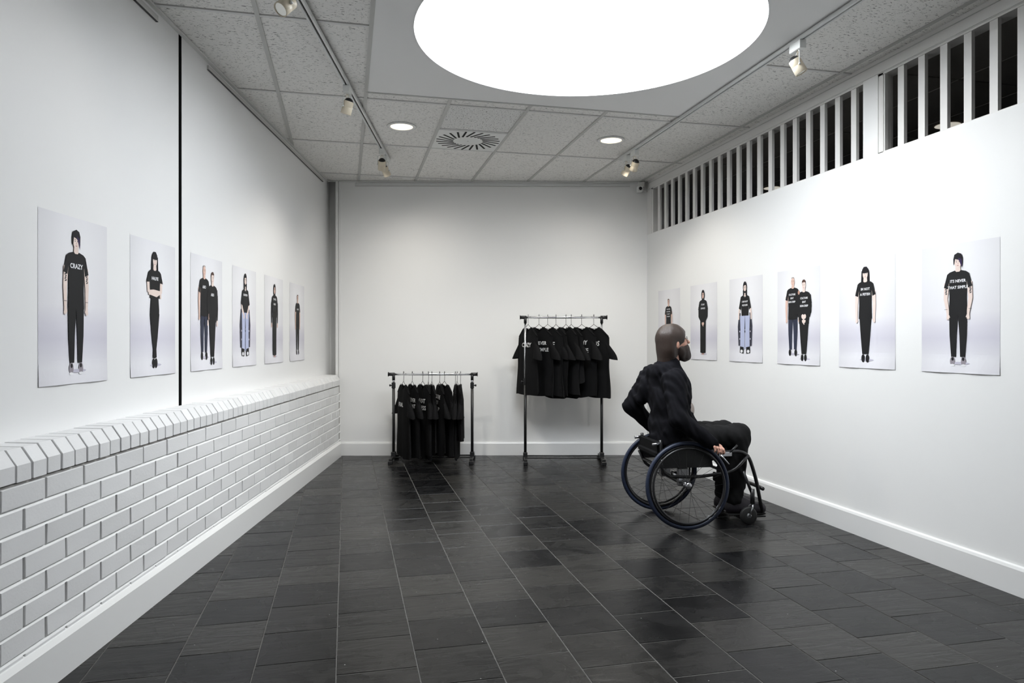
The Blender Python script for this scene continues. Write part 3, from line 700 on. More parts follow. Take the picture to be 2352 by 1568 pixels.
def std(k, hair, cx=0, bot=-.315, H=.615, pants='black', shoes='black', skin='skinp', arms='down', legs='apart', tattoo=False, w=1.0):
    s = H; f = lambda x, z: (cx+x*s, bot+z*s)
    k.ell(cx+.02*s, bot+.03*s, .10*s, .012*s, 'shade')
    if hair == 'long':
        k.poly([f(-.052, .80), f(-.056, .90), f(-.046, .965), f(-.022, .992), f(.018, .993), f(.045, .965), f(.056, .90), f(.055, .79), f(.03, .78), f(-.03, .78)], 'hair')
    if hair == 'hood': k.ell(*f(0, .915), .050*s, .080*s, 'hair')
    # legs
    if legs == 'apart':
        for e in (-1, 1): k.limb([(*f(e*.046, .47), .047*s), (*f(e*.052, .27), .036*s), (*f(e*.047, .085), .024*s)], pants)
        k.limb([(*f(0, .52), .085*s), (*f(0, .45), .08*s)], pants)
    elif legs == 'together':
        for e in (-1, 1): k.limb([(*f(e*.036, .47), .050*s), (*f(e*.032, .27), .034*s), (*f(e*.022, .09), .022*s)], pants)
        k.limb([(*f(0, .54), .075*s), (*f(0, .43), .075*s)], pants)
    elif legs == 'crossed':
        for e in (-1, 1): k.limb([(*f(e*.036, .47), .048*s), (*f(e*.016, .27), .036*s), (*f(-e*.012, .09), .022*s)], pants)
        k.limb([(*f(0, .60), .066*s), (*f(0, .50), .080*s), (*f(0, .43), .078*s)], pants)
    elif legs == 'skirt':
        k.poly([f(-.085, .70), f(.085, .70), f(.082, .45), f(.080, .05), (cx, bot+.035*s), f(-.080, .05), f(-.082, .45)], pants)
    if legs != 'skirt':
        ex = {'apart': .05, 'together': .027, 'crossed': .02}[legs]
        for e in (-1, 1):
            k.ell(*f(e*ex*1.15, .045), .026*s, .042*s, shoes, 14)
            if shoes == 'grey': k.ell(*f(e*ex*1.15, .012), .025*s, .010*s, 'white', 14); k.ell(*f(e*ex*1.1, .066), .013*s, .016*s, 'black', 10)
    else:
        for e in (-1, 1): k.ell(*f(e*.02, .03), .016*s, .014*s, 'skind', 10)
    # neck, head
    k.limb([(*f(0, .90), .022*s), (*f(0, .825), .030*s)], skin)
    # arms
    sl = 'black' if arms in ('sleeved', 'clasped') else skin
    if arms in ('down', 'front', 'sleeved'):
        for e in (-1, 1):
            hx = .126 if arms != 'front' else .105
            k.limb([(*f(e*.118*w, .74), .026*s), (*f(e*.130*w, .60), .021*s), (*f(e*hx*w, .47), .014*s)], sl)
            hand(k, *f(e*hx*w, .455), s, skin, e)
            if tattoo:
                for q in range(4): k.ell(*f(e*.126+.004*(q % 2), .685-.014*q), .012*s, .006*s, 'tattoo', 8, .4)
                k.limb([(*f(e*.126-.016, .505), .0015*s), (*f(e*.126+.016, .505), .0015*s)], 'black')
    tee(k, cx, bot, s, w, hem={'crossed': .60, 'skirt': .55}.get(legs, .455), sleeve=.69 if legs != 'crossed' else .72)
    if arms == 'crossed':
        for e in (-1, 1): k.limb([(*f(e*.118, .73), .022*s), (*f(e*.112, .645), .020*s)], skin)
        k.limb([(*f(-.112, .645), .018*s), (*f(.03, .625), .016*s), (*f(.11, .655), .014*s)], skin); k.limb([(*f(.112, .645), .018*s), (*f(-.02, .655), .016*s), (*f(-.10, .650), .013*s)], skin)
        hand(k, *f(-.095, .655), s*.8, skin, -1, .6); hand(k, *f(.108, .63), s*.8, skin, 1)
    if arms == 'clasped':
        for e in (-1, 1): k.limb([(*f(e*.115, .74), .026*s), (*f(e*.112, .60), .028*s), (*f(e*.03, .50), .020*s)], 'black')
        k.ell(*f(-.014, .485), .020*s, .024*s, skin, 12, .5); k.ell(*f(.014, .485), .020*s, .024*s, skin, 12, -.5); k.limb([(*f(-.012, .47), .010*s), (*f(.01, .445), .007*s)], skin)
    face(k, cx, bot+.915*s, s, skin, glasses=hair in ('hood', 'buzz'), beard=False)
    if hair == 'long': k.poly([f(-.042, .93), f(-.036, .966), f(0, .98), f(.036, .966), f(.042, .93), f(.020, .925), f(-.020, .925)], 'hair'); [k.limb([(*f(e*.044, .95), .010*s), (*f(e*.050, .84), .010*s), (*f(e*.056, .77), .006*s)], 'hair') for e in (-1, 1)]
    if hair == 'fringe':
        k.poly([f(-.044, .89), f(-.047, .945), f(-.036, .985), f(0, 1.0), f(.034, .988), f(.048, .955), f(.046, .90), f(.040, .86), f(.034, .90), f(.010, .935), f(-.028, .945), f(-.036, .90)], 'hair')
        k.poly([f(.0, .955), f(.04, .94), f(.044, .88), f(.036, .875), f(.018, .92)], 'purple')
    if hair == 'hood':
        P = [f(.050*math.cos(a), .915+.078*math.sin(a)) for a in np.linspace(0, 2*math.pi, 20)]; Q = [f(.031*math.cos(a), .907+.046*math.sin(a)) for a in np.linspace(0, 2*math.pi, 20)]
        y = k.nx(); k.add([(a, y, b) for a, b in P+Q], [(i, i+1, 21+i, 20+i) for i in range(19)], INK['hair']); k.limb([(*f(0, .856), .030*s), (*f(0, .825), .042*s)], 'hair')
    if hair == 'short': k.poly([f(-.037, .925), f(-.036, .965), f(-.015, .985), f(.015, .985), f(.036, .965), f(.037, .925), f(.026, .952), f(-.026, .952)], 'brown')
    if hair == 'buzz': k.poly([f(-.036, .93), f(-.033, .962), f(0, .976), f(.033, .962), f(.036, .93), f(.022, .955), f(-.022, .955)], 'brown')
def chairfig(k, forward):
    s = .62; b = -.29; f = lambda x, z: (x*s, b+z*s)
    for e in (-1, 1):
        k.limb([(*f(e*.125, .56), .018*s), (*f(e*.150, .38), .026*s), (*f(e*.140, .12), .020*s)], 'chair'); k.limb([(*f(e*.118, .52), .012*s), (*f(e*.112, .40), .02*s), (*f(e*.105, .08), .014*s)], 'black')
        for q in range(5): k.ell(*f(e*.128, .36-.05*q), .010*s, .012*s, 'shade' if q % 2 else 'chair', 8)
    k.limb([(*f(0, .52), .014*s), (*f(0, .34), .010*s)], 'black'); k.ell(*f(0, .31), .012*s, .016*s, 'black')
    for e in (-1, 1):
        k.limb([(*f(e*.062, .52), .060*s), (*f(e*.060, .34), .050*s), (*f(e*.062, .08), .054*s)], 'pale')
        k.poly([f(e*.03, .10), f(e*.12, .11), f(e*.125, .025), f(e*.035, .015)], 'black'); k.ell(*f(e*.08, .045), .030*s, .022*s, 'white', 12)
    k.limb([(*f(0, .88), .020*s), (*f(0, .78), .026*s)], 'skinp')
    P = [(.03, .80), (.10, .775), (.148, .62), (.10, .60), (.09, .68), (.082, .52)]
    for e in (-1, 1):
        if forward: k.limb([(*f(e*.125, .64), .018*s), (*f(e*.10, .54), .016*s), (*f(e*.055, .50), .012*s)], 'skinp')
        else: k.limb([(*f(e*.125, .64), .018*s), (*f(e*.148, .55), .014*s), (*f(e*.150, .47), .012*s)], 'skinp')
    k.poly([f(x, z) for x, z in P]+[f(-x, z) for x, z in P[::-1]]+[f(-.018, .77), f(.018, .77)], 'black')
    if forward:
        for e in (-1, 1): k.limb([(*f(e*.10, .57), .014*s), (*f(e*.052, .50), .012*s)], 'skinp'); hand(k, *f(e*.048, .49), s, 'skinp', e)
    k.ell(*f(0, .90), .048*s, .078*s, 'hair'); k.limb([(*f(-.03, .86), .020*s), (*f(-.03, .79), .016*s)], 'hair'); k.limb([(*f(.03, .86), .020*s), (*f(.03, .79), .016*s)], 'hair')
    face(k, 0, b+.893*s, s*.9, 'skinp', glasses=True)
    k.poly([f(-.034, .92), f(-.01, .955), f(.034, .92), f(.015, .928)], 'hair')
def couple(k, clasp):
    # standing man left, second person right in front
    std(k, 'none', cx=-.055, bot=-.29, H=.60, pants='jeans', skin='skin', arms='down')
    s = .60; f = lambda x, z: (-.055+x*s, -.29+z*s)
    k.poly([f(-.034, .955), f(-.02, .974), f(.02, .974), f(.034, .955), f(0, .962)], 'greyhair')
    std(k, 'short', cx=.075, bot=-.325, H=.60, pants='black', skin='skinp', arms='clasped' if clasp else 'sleeved', legs='together', w=1.0)
    s = .60; g = lambda x, z: (.075+x*s, -.325+z*s)
    for e in (-1, 1): k.limb([(*g(e*.104, .80), .026*s), (*g(e*.116, .66), .030*s), (*g(e*(.112 if not clasp else .09), .54), .026*s)], 'black')
    k.poly([g(-.1, .78), g(.1, .78), g(.098, .5), g(-.098, .5)], 'black')
    if clasp:
        k.ell(*g(-.018, .54), .026*s, .030*s, 'skinp', 12, .5); k.ell(*g(.018, .54), .026*s, .030*s, 'skinp', 12, -.5); k.limb([(*g(-.012, .52), .012*s), (*g(.01, .49), .008*s)], 'skinp')
        k.ell(*g(-.095, .835), .020*s, .026*s, 'skind', 12)
DR = {
 1: (lambda k: std(k, 'fringe', shoes='grey', tattoo=True), [('CRAZY', 0, .138, .040)]),
 2: (lambda k: std(k, 'long', arms='crossed', legs='crossed'), [('HALFIE', 0, .150, .034)]),
 3: (lambda k: couple(k, False), [('ABO', -.060, .155, .036), ('ABO', .072, .115, .036)]),
 4: (lambda k: chairfig(k, True), [('BURDEN', 0, .155, .030)]),
 5: (lambda k: std(k, 'hood', arms='sleeved', legs='skirt', skin='skin'), [('TOWEL', 0, .165, .032), ('HEAD', 0, .125, .032)]),
 6: (lambda k: std(k, 'buzz', skin='skin', H=.57, bot=-.30), [('TARGET', 0, .115, .026)]),
 7: (lambda k: std(k, 'buzz', skin='skin', H=.57, bot=-.30), [('WHATEVER', 0, .145, .022), ('YOU WANT', 0, .120, .022), ('ITS NOT', 0, .095, .022), ('STRAIGHT', 0, .070, .022)]),
 8: (lambda k: std(k, 'hood', arms='clasped', legs='skirt', skin='skin'), [('ITS MY', 0, .155, .030), ('CHOICE', 0, .120, .030)]),
 9: (lambda k: chairfig(k, False), [('I AM NOT', 0, .145, .028), ('HELPLESS', 0, .115, .028)]),
 10: (lambda k: couple(k, True), [('CULTURE', -.062, .162, .026), ('ISNT', -.062, .135, .026), ('SKIN DEEP', -.066, .108, .026), ('CULTURE', .078, .128, .028), ('ISNT', .078, .100, .028), ('SKIN DEEP', .078, .072, .028)]),
 11: (lambda k: std(k, 'long', legs='together'), [('IM NOT', 0, .148, .032), ('A FETISH', 0, .115, .032)]),
 12: (lambda k: std(k, 'fringe', shoes='grey', tattoo=True, arms='front'), [('ITS NEVER', 0, .142, .031), ('THAT SIMPLE', 0, .108, .031)]),
}
LAB = {1: 'nearest poster on the left wall, short-haired person in a black CRAZY t-shirt and grey shoes', 2: 'left wall poster beside the black slot, long-haired person with crossed arms in a HALFIE t-shirt',
 3: 'left wall poster of two people in black ABO tops standing side by side', 4: 'left wall poster of a seated wheelchair user in pale jeans, hands on the lap',
 5: 'left wall poster of a person in a long black dress and headscarf, arms hanging', 6: 'last poster on the left wall, nearest the back corner, slim person in a black t-shirt',
 7: 'right wall poster partly hidden behind the head of the wheelchair user', 8: 'right wall poster of a person in a long black dress and headscarf with clasped hands',
 9: 'right wall poster of a seated wheelchair user in an I AM NOT HELPLESS t-shirt', 10: 'right wall poster of two people in CULTURE ISNT SKIN DEEP tops',
 11: 'right wall poster of a long-haired person in an IM NOT A FETISH t-shirt', 12: 'nearest poster on the right wall, short-haired person in an ITS NEVER THAT SIMPLE t-shirt'}
# left wall: viewer's right is -LD ; sheet local x = viewer's right, -y faces the viewer
for n_, s in zip(range(1, 7), (4.652, 3.940, 3.233, 2.545, 1.838, 1.126)):
    xr = -LD; yb = LN; p = lw(s, .172, 1.421)
    X = Matrix(((xr.x, yb.x, 0, p.x), (xr.y, yb.y, 0, p.y), (0, 0, 1, p.z), (0, 0, 0, 1)))
    o = poster(X, LAB[n_], *DR[n_]); o['group'] = 'portrait posters on the left wall'
for n_, y in zip(range(7, 13), (6.692, 5.973, 5.265, 4.565, 3.870, 3.170)):
    X = Matrix(((0, 1, 0, RX), (-1, 0, 0, y), (0, 0, 1, 1.427), (0, 0, 0, 1)))
    o = poster(X, LAB[n_], *DR[n_]); o['group'] = 'portrait posters on the right wall'

# ------------------------------------------------------------------ garment racks, hangers, shirts
CR = Vector((math.cos(YAW), math.sin(YAW), 0)); CF = Vector((-math.sin(YAW), math.cos(YAW), 0))
def rack(p_left, p_right, zr, chrome_from, label, xin, slopeL=.0):
    a, b = Vector(p_left), Vector(p_right); L = (b-a).length; ang = math.atan2(b.y-a.y, b.x-a.x)
    t = empty('garment_rack', a, ang); tag(t, label, 'clothes rack', 'garment racks by the back wall')
    MB().tube([(-.045, 0, zr), (L+.045, 0, zr)], .0115, M['chrome'], 16).build('rail', t)
    for k, x in enumerate((0, L)):
        sg = -1 if k == 0 else 1
        mb = MB(); mb.tube([(x+sg*.052, 0, zr), (x-sg*.012, 0, zr)], .0175, M['black'], 14); mb.tube([(x+sg*.052, 0, zr), (x+sg*.057, 0, zr)], .024, M['black'], 14)
        mb.tube([(x, 0, zr+.005), (x, 0, zr-.062)], .0155, M['black'], 14); mb.build('connector', t)
        if chrome_from: MB().tube([(x, 0, zr-.05), (x, 0, chrome_from)], .0105, M['chrome'], 14).build('upper_post', t)
        top = chrome_from if chrome_from else zr-.10
        if not chrome_from: MB().tube([(x, 0, zr-.05), (x, 0, top)], .0125, M['silver'], 14).build('upper_post', t)
        MB().tube([(x, 0, top), (x, 0, .05)], .0145, M['blackm'], 14).build('lower_post', t)
        mb = MB(); mb.box((x-.018, -.018, top-.045), (x+.018, .018, top+.015), M['black'], ch=.003); mb.tube([(x, 0, top-.015), (x+sg*.04, -.0, top-.015)], .006, M['black'], 8); mb.tube([(x+sg*.028, 0, top-.015), (x+sg*.044, 0, top-.015)], .011, M['black'], 10); mb.build('clamp_knob', t)
        mb = MB(); mb.box((x-.016, -.20, .03), (x+.016, .20, .058), M['blackm'], ch=.004)
        for y in (-.185, .185): mb.box((x-.022, y-.03, .0), (x+.022, y+.03, .034), M['black'], ch=.004)
        mb.box((x-.022, -.03, .05), (x+.022, .03, .10), M['black'], ch=.004); mb.build('foot', t)
    for y in (-.075, .075): MB().tube([(0, y, .052), (L, y, .052)], .006, M['blackm'], 10).build('lower_bar', t)
    return t, a, (b-a).normalized(), ang, L
def P_at(px_cam_x, Z): return CR*(px_cam_x*Z)+CF*Z
f_ = 1625.5
Zl, Zr = 7.36, 7.32
RL = rack(P_at((904-1176)/f_, Zl), P_at((1084.5-1176)/f_, Zl), .904, None, 'low black garment rack by the back wall, left of the tall one', None)
RR = rack(P_at((1206.5-1176)/f_, Zr), P_at((1382-1176)/f_, Zr), 1.494, .845, 'tall garment rack with chrome rail and posts, right of the low one', None)
def hanger(pos, yaw, label, grp, zdrop):
    t = empty('coat_hanger', pos, yaw); tag(t, label, 'hanger', grp)
    h = [(0, .0115+.0045, 0)]
    hook = [(.0, .019*math.sin(a), .0005+.019*math.cos(a)-.002) for a in np.linspace(-2.1, 1.57, 12)]
    R_ = Matrix.Rotation(-yaw+0, 4, 'Z')
    MB().tube([(-p[1]*0, 0, 0) for p in []] or [(0+.0, p[1], p[2]) for p in hook]+[(0, .016, -.03), (0, .004, -zdrop+.006), (0, 0, -zdrop)], .0022, M['black'], 8, X=t_rot(yaw)).build('hook', t)
    mb = MB(); mb.tube([(-.205, 0, -zdrop-.142), (-.19, 0, -zdrop-.130), (-.07, 0, -zdrop-.038), (0, 0, -zdrop), (.07, 0, -zdrop-.038), (.19, 0, -zdrop-.130), (.205, 0, -zdrop-.142)], .0025, M['black'], 8)
    mb.tube([(-.078, 0, -zdrop-.044), (.078, 0, -zdrop-.044)], .0020, M['black'], 6); mb.build('hanger_frame', t)
    return t
def t_rot(yaw): return Matrix.Rotation(HOOK_YAW-yaw, 4, 'Z')
def shirt_fn(seed, L, w0=.245, t0=.024):
    r = random.Random(seed); ph = [r.uniform(0, 6.28) for _ in range(6)]; fr = [r.choice((3, 4, 5)), r.choice((6, 7)), 9]; am = [r.uniform(.008, .015), r.uniform(.004, .008), .003]
    sway = r.uniform(-.02, .02)
    def surf(th, v):
        c, s_ = math.cos(th), math.sin(th); w_ = .215+(w0-.215)*min(1, v*3) - .012*math.sin(v*3)+.01*math.sin(v*7+ph[3])
        ax = abs(c)*w_
        zt = -.002-.42*min(.05, max(0, ax-.020))-.74*max(0, ax-.070)-(.075*max(0, 1-(ax/.07)**2) if ax < .07 and s_ <= 0 else 0) - (.055*max(0, 1-(ax/.07)**2) if ax < .07 and s_ > 0 else 0)
        z = zt+(-L-zt)*v+.012*v*math.sin(2*th+ph[4])+.028*v*math.cos(th+ph[5])*(1+.3*math.sin(3*th))
        tt = .008+t0*min(1, v*4)
        fold = sum(a*math.sin(f*th+p+1.5*v) for a, f, p in zip(am, fr, ph))*min(1, v*1.6)
        y = s_*tt+fold*(.4+.6*abs(s_))
        return (c*w_+sway*v, y, z)
    return surf
def shirt(pos, yaw, seed, L, label, grp, text=None, zdrop=.062):
    t = empty('t_shirt', pos, yaw); tag(t, label, 't-shirt', grp)
    S = shirt_fn(seed, L); nu, nv = 56, 20; vs = []; r = random.Random(seed+50)
    for j in range(nv+1):
        for i in range(nu): p = S(2*math.pi*i/nu, j/nv); vs.append((p[0], p[1], p[2]-zdrop))
    fs = [(j*nu+i, j*nu+(i+1) % nu, (j+1)*nu+(i+1) % nu, (j+1)*nu+i) for j in range(nv) for i in range(nu)]
    MB().add(vs, fs, M['cloth'], True).build('body', t)
    # neck band
    mb = MB(); mb.tube([(lambda p: (p[0], p[1], p[2]-zdrop))(S(math.pi*.5-1.17+2.34*k/10+(math.pi if sd else 0), 0)) for sd in (0, 1) for k in range(11)], .005, M['cloth'], 6, closed=True); mb.build('neck_band', t)
    for sg in (-1, 1):
        dr = r.uniform(-.03, .03); out = r.uniform(.02, .055); m = 16; vs = []; rows = 8
        for j in range(rows+1):
            v = j/rows; cx = sg*(.150+(.055+out)*math.sin(v*1.45)); cz = -zdrop-.148-.205*v-.01*math.sin(v*3); cy = dr*v
            rx = .045+.030*v+.01*math.sin(v*3.1); ry = .012+.024*v
            for i in range(m):
                a = 2*math.pi*i/m; fo = .006*math.sin(3*a+seed+5*v)*v
                vs.append((cx+math.cos(a)*(rx+fo), cy+math.sin(a)*(ry+fo), cz-(.010*math.cos(a)*sg*v)-.045*math.cos(a)*sg*(1-v)))
        fs = [(j*m+i, j*m+(i+1) % m, (j+1)*m+(i+1) % m, (j+1)*m+i) for j in range(rows) for i in range(m)]
        MB().add(vs, fs, M['cloth'], True).build('sleeve', t)
    if text:
        tb = MB()
        for body, zc, size in text:
            tv, tf = text_mesh(body, size, size*.02)
            out = []
            for x, z, _ in tv:
                x = max(-.2, min(.2, x+.03)); zz = zc+z; lo = -1
                th = -math.acos(max(-.98, min(.98, x/.235))); v = .0
                for v_ in np.linspace(.02, .6, 59):
                    if S(th, v_)[2] <= zz: v = v_; break
                p = S(th, v); out.append((x, p[1]-.006, zz-zdrop))
            tb.add(out, tf, M['print'])
        tb.build('lettering', t)
    return t
def dress(R, xs_px, y_px_unused, Z, zr, angs, Ls, texts, labs, gh, gs, seed0):
    global HOOK_YAW
    t, a, d, ang, L = R
    for k, px in enumerate(xs_px):
        # point on the rail seen at that column
        den = Vector((d.x, d.y)); u = (px-1176)/f_; dirv = CR*u+CF
        M2 = np.array([[dirv.x, -d.x], [dirv.y, -d.y]]); sol = np.linalg.solve(M2, np.array([a.x, a.y])); p = a+d*sol[1]
        yaw = ang - math.radians(angs[k]+random.uniform(-8, 8)); HOOK_YAW = ang
        pos = (p.x, p.y, zr+.013)
        side = labs[k]
        hanger(pos, yaw, side[0], gh, .085)
        shirt(pos, yaw, seed0+k, Ls[k], side[1], gs, texts.get(k), .085)
ordn = ['first', 'second', 'third', 'fourth', 'fifth', 'sixth', 'seventh', 'eighth', 'ninth', 'tenth']
# note: local +x of a shirt points to its near (camera) side; -y is the printed front facing left and towards the camera
labsR = [('%s wire hanger from the left on the tall rack' % o, '%s black t-shirt from the left on the tall rack' % o) for o in ordn[:8]]
labsR[0] = (labsR[0][0], 'first black t-shirt from the left on the tall rack, behind the chrome post'); labsR[1] = (labsR[1][0], 'black t-shirt reading ITS NEVER THAT SIMPLE, second from the left on the tall rack')
labsR[7] = ('wire hanger nearest the right post of the tall rack', 'last black t-shirt on the right end of the tall rack')
labsL = [('%s wire hanger from the left on the low rack' % o, '%s black t-shirt from the left on the low rack' % o) for o in ordn]
labsL[9] = ('wire hanger nearest the right post of the low rack', 'last black t-shirt on the right end of the low rack')
dress(RR, [1213, 1238, 1258, 1277, 1300, 1312, 1336, 1364], 0, Zr, 1.494, [60, 55, 56, 55, 60, 60, 60, 60], [.71, .72, .72, .74, .73, .61, .72, .73],
      {0: [('CRAZY', -.215, .062)], 1: [('ITS NEVER', -.195, .050), ('THAT SIMPLE', -.262, .050)], 2: [('HALFIE', -.21, .07)], 3: [('ABO', -.2, .07)], 6: [('ITS MY', -.19, .06), ('CHOICE', -.27, .06)], 7: [('ABOS', -.2, .07)]}, labsR,
      'hangers on the tall garment rack', 'black t-shirts on the tall garment rack', 10)
dress(RL, [927, 947, 971, 984, 992, 1010, 1021, 1046, 1050, 1058], 0, Zl, .904, [62, 66, 68, 72, 72, 68, 68, 80, 82, 80], [.755, .76, .77, .74, .75, .76, .74, .75, .60, .58],
      {0: [('FRAIL', -.24, .06)], 1: [('WHATEVER', -.19, .055), ('YOU WANT', -.25, .055), ('ITS NOT', -.31, .055), ('STRAIGHT', -.37, .055)], 2: [('IM NOT', -.2, .06), ('HELPLESS', -.27, .06)], 5: [('CULTURE', -.16, .055), ('ISNT', -.22, .055), ('SKIN DEEP', -.28, .055)]}, labsL,
      'hangers on the low garment rack', 'black t-shirts on the low garment rack', 40)

# ------------------------------------------------------------------ signed-distance modelling for the figure
class SDF:
    def __init__(s, lo, hi, res):
        s.lo = np.array(lo, float); s.res = res; s.n = np.ceil((np.array(hi)-s.lo)/res).astype(int)+1
        s.f = np.full(s.n, 1.0, np.float32)
    def _box(s, lo, hi, mg):
        i0 = np.clip(np.floor((np.array(lo)-mg-s.lo)/s.res).astype(int), 0, s.n-1); i1 = np.clip(np.ceil((np.array(hi)+mg-s.lo)/s.res).astype(int)+1, 1, s.n)
        ax = [s.lo[k]+s.res*np.arange(i0[k], i1[k]) for k in range(3)]
        return tuple(slice(i0[k], i1[k]) for k in range(3)), np.meshgrid(*ax, indexing='ij')
    def _join(s, sl, d, k):
        a = s.f[sl]; h = np.maximum(k-np.abs(a-d), 0)/k if k > 0 else 0
        s.f[sl] = np.minimum(a, d)-h*h*k/4
    def cap(s, a, b, r1, r2=None, k=.02, sy=1.0):
        a = np.array(a, float); b = np.array(b, float); r2 = r1 if r2 is None else r2; R = max(r1, r2)
        sl, (X, Y, Z) = s._box(np.minimum(a, b)-R*max(1, sy), np.maximum(a, b)+R*max(1, sy), k+3*s.res)
        d = b-a; dd = d@d; t = np.clip(((X-a[0])*d[0]+(Y-a[1])*d[1]+(Z-a[2])*d[2])/dd, 0, 1)
        q = np.sqrt((X-a[0]-t*d[0])**2+((Y-a[1]-t*d[1])/sy)**2+(Z-a[2]-t*d[2])**2)-(r1+(r2-r1)*t)
        s._join(sl, q.astype(np.float32), k); return s
    def _ell(s, c, r, rot, mg):
        c = np.array(c, float); r = np.array(r, float); R = r.max()
        sl, (X, Y, Z) = s._box(c-R, c+R, mg)
        x, y, z = X-c[0], Y-c[1], Z-c[2]
        if rot: cs, sn = math.cos(rot), math.sin(rot); x, z = x*cs+z*sn, -x*sn+z*cs
        k0 = np.sqrt((x/r[0])**2+(y/r[1])**2+(z/r[2])**2); k1 = np.sqrt((x/r[0]**2)**2+(y/r[1]**2)**2+(z/r[2]**2)**2)+1e-9
        return sl, (k0*(k0-1)/k1).astype(np.float32)
    def ell(s, c, r, rot=0, k=.02):
        sl, d = s._ell(c, r, rot, k+3*s.res); s._join(sl, d, k); return s
    def sub(s, c, r, rot=0):
        sl, d = s._ell(c, r, rot, 3*s.res); s.f[sl] = np.maximum(s.f[sl], -d); return s
    def cut(s, p, n):     # keep the side n points away from
        ax = [s.lo[k]+s.res*np.arange(s.n[k]) for k in range(3)]; X, Y, Z = np.meshgrid(*ax, indexing='ij')
        s.f = np.maximum(s.f, ((X-p[0])*n[0]+(Y-p[1])*n[1]+(Z-p[2])*n[2]).astype(np.float32)); return s
    def folds(s, amp, fx, fy, fz, seed=0):
        r = np.random.RandomState(seed); ax = [s.lo[k]+s.res*np.arange(s.n[k]) for k in range(3)]; X, Y, Z = np.meshgrid(*ax, indexing='ij')
        g = 0
        for q in range(4):
            p = r.uniform(0, 6, 3); m_ = r.uniform(.6, 1.6, 3); g = g+np.sin(fx*m_[0]*X+fz*m_[2]*.7*Z+p[0]+1.5*np.sin(fy*m_[1]*Y+p[1]))/(1+q*.4)
        s.f += (amp*.45*g).astype(np.float32); return s
    def mesh(s, name, m, parent=None):
        f = s.f.copy(); f[0], f[-1] = 1, 1; f[:, 0], f[:, -1] = 1, 1; f[:, :, 0], f[:, :, -1] = 1, 1
        ins = f < 0; nx, ny, nz = f.shape
        cnt = np.zeros((nx-1, ny-1, nz-1), np.float32); acc = np.zeros((nx-1, ny-1, nz-1, 3), np.float32)
        faces = []
        I = np.arange((nx-1)*(ny-1)*(nz-1)).reshape(nx-1, ny-1, nz-1)
        for ax in range(3):
            sl0 = [slice(None)]*3; sl1 = [slice(None)]*3; sl0[ax] = slice(0, -1); sl1[ax] = slice(1, None)
            a, b = f[tuple(sl0)], f[tuple(sl1)]; ch = (a < 0) != (b < 0); idx = np.argwhere(ch)
            t = (a/(a-b+1e-12))[ch]; pos = idx.astype(np.float32); pos[:, ax] += t
            o1, o2 = [(1, 2), (2, 0), (0, 1)][ax]
            cells = []
            for (u, v) in ((-1, -1), (0, -1), (0, 0), (-1, 0)):
                c = idx.copy(); c[:, o1] += u; c[:, o2] += v; cells.append(c)
                np.add.at(cnt, tuple(c.T), 1); np.add.at(acc, tuple(c.T), pos)
            q = np.stack([I[tuple(c.T)] for c in cells], 1); sg = (a < 0)[ch]
            q[~sg] = q[~sg][:, ::-1]; faces.append(q)
        act = cnt > 0; new = -np.ones(cnt.shape, int); new[act] = np.arange(act.sum())
        V = acc[act]/cnt[act][:, None]*s.res+s.lo; F_ = new.reshape(-1)[np.concatenate(faces)]
        me = bpy.data.meshes.new(name); me.vertices.add(len(V)); me.vertices.foreach_set('co', V.astype(np.float32).ravel())
        me.loops.add(F_.size); me.loops.foreach_set('vertex_index', F_.ravel().astype(np.int32)); me.polygons.add(len(F_))
        me.polygons.foreach_set('loop_start', (np.arange(len(F_))*4).astype(np.int32)); me.polygons.foreach_set('use_smooth', [True]*len(F_))
        me.materials.append(m); me.update(calc_edges=True); me.validate()
        o = link(name, me, parent); return o

# chair frame: x forward (towards the right wall), y away from the camera, z up
O = (2.228, 4.570, 0); FA = math.atan2(-.080, .997)
person = empty('person', O, FA); tag(person, 'bearded person with glasses in a black hooded jacket, seated in and pushing the wheelchair', 'person')
HC = np.array([.000, 0, 1.236]); TH = math.radians(14)
def hl(x, y, z): return HC+np.array([x*math.cos(TH)-z*math.sin(TH), y, x*math.sin(TH)+z*math.cos(TH)])
Sn, En, Wn = np.array((-.060, -.180, .985)), np.array((-.060, -.262, .735)), np.array((.140, -.300, .580))
Sf, Ef, Wf = np.array((-.100, .175, 1.00)), np.array((-.200, .275, .775)), np.array((-.060, .295, .620))
b = SDF((-.33, -.40, .0), (.70, .40, 1.42), .0062)
b.ell((.0, 0, .60), (.12, .16, .11), k=.03); b.ell((.0, 0, .84), (.10, .15, .21), k=.05); b.cap((-.02, -.13, .985), (-.03, .13, .99), .055, k=.04)
b.cap((-.03, 0, .98), hl(-.02, 0, -.05), .058, .054, k=.03)
b.ell(hl(-.012, 0, .030), (.095, .074, .092), TH, k=.02); b.ell(hl(.030, 0, -.035), (.063, .055, .080), TH, k=.03); b.ell(hl(.062, 0, -.088), (.028, .028, .024), TH, k=.02)
b.cap(hl(.088, 0, .012), hl(.112, 0, -.022), .008, .013, k=.012)
for e in (-1, 1):
    b.cap(hl(.080, 0, .026), hl(.066, e*.042, .024), .012, .010, k=.015); b.ell(hl(.060, e*.034, -.022), (.026, .024, .024), TH, k=.02)
    b.ell(hl(.002, e*.073, -.012), (.017, .010, .031), TH-.1, k=.006); b.cap(hl(.090, 0, -.056), hl(.082, e*.02, -.058), .008, .006, k=.008)
    b.cap(hl(.088, 0, -.070), hl(.081, e*.017, -.069), .008, .006, k=.008)
for (S_, E_, W_) in ((Sn, En, Wn), (Sf, Ef, Wf)):
    b.cap(S_, E_, .050, .040, k=.03); b.cap(E_, W_, .040, .027, k=.02)
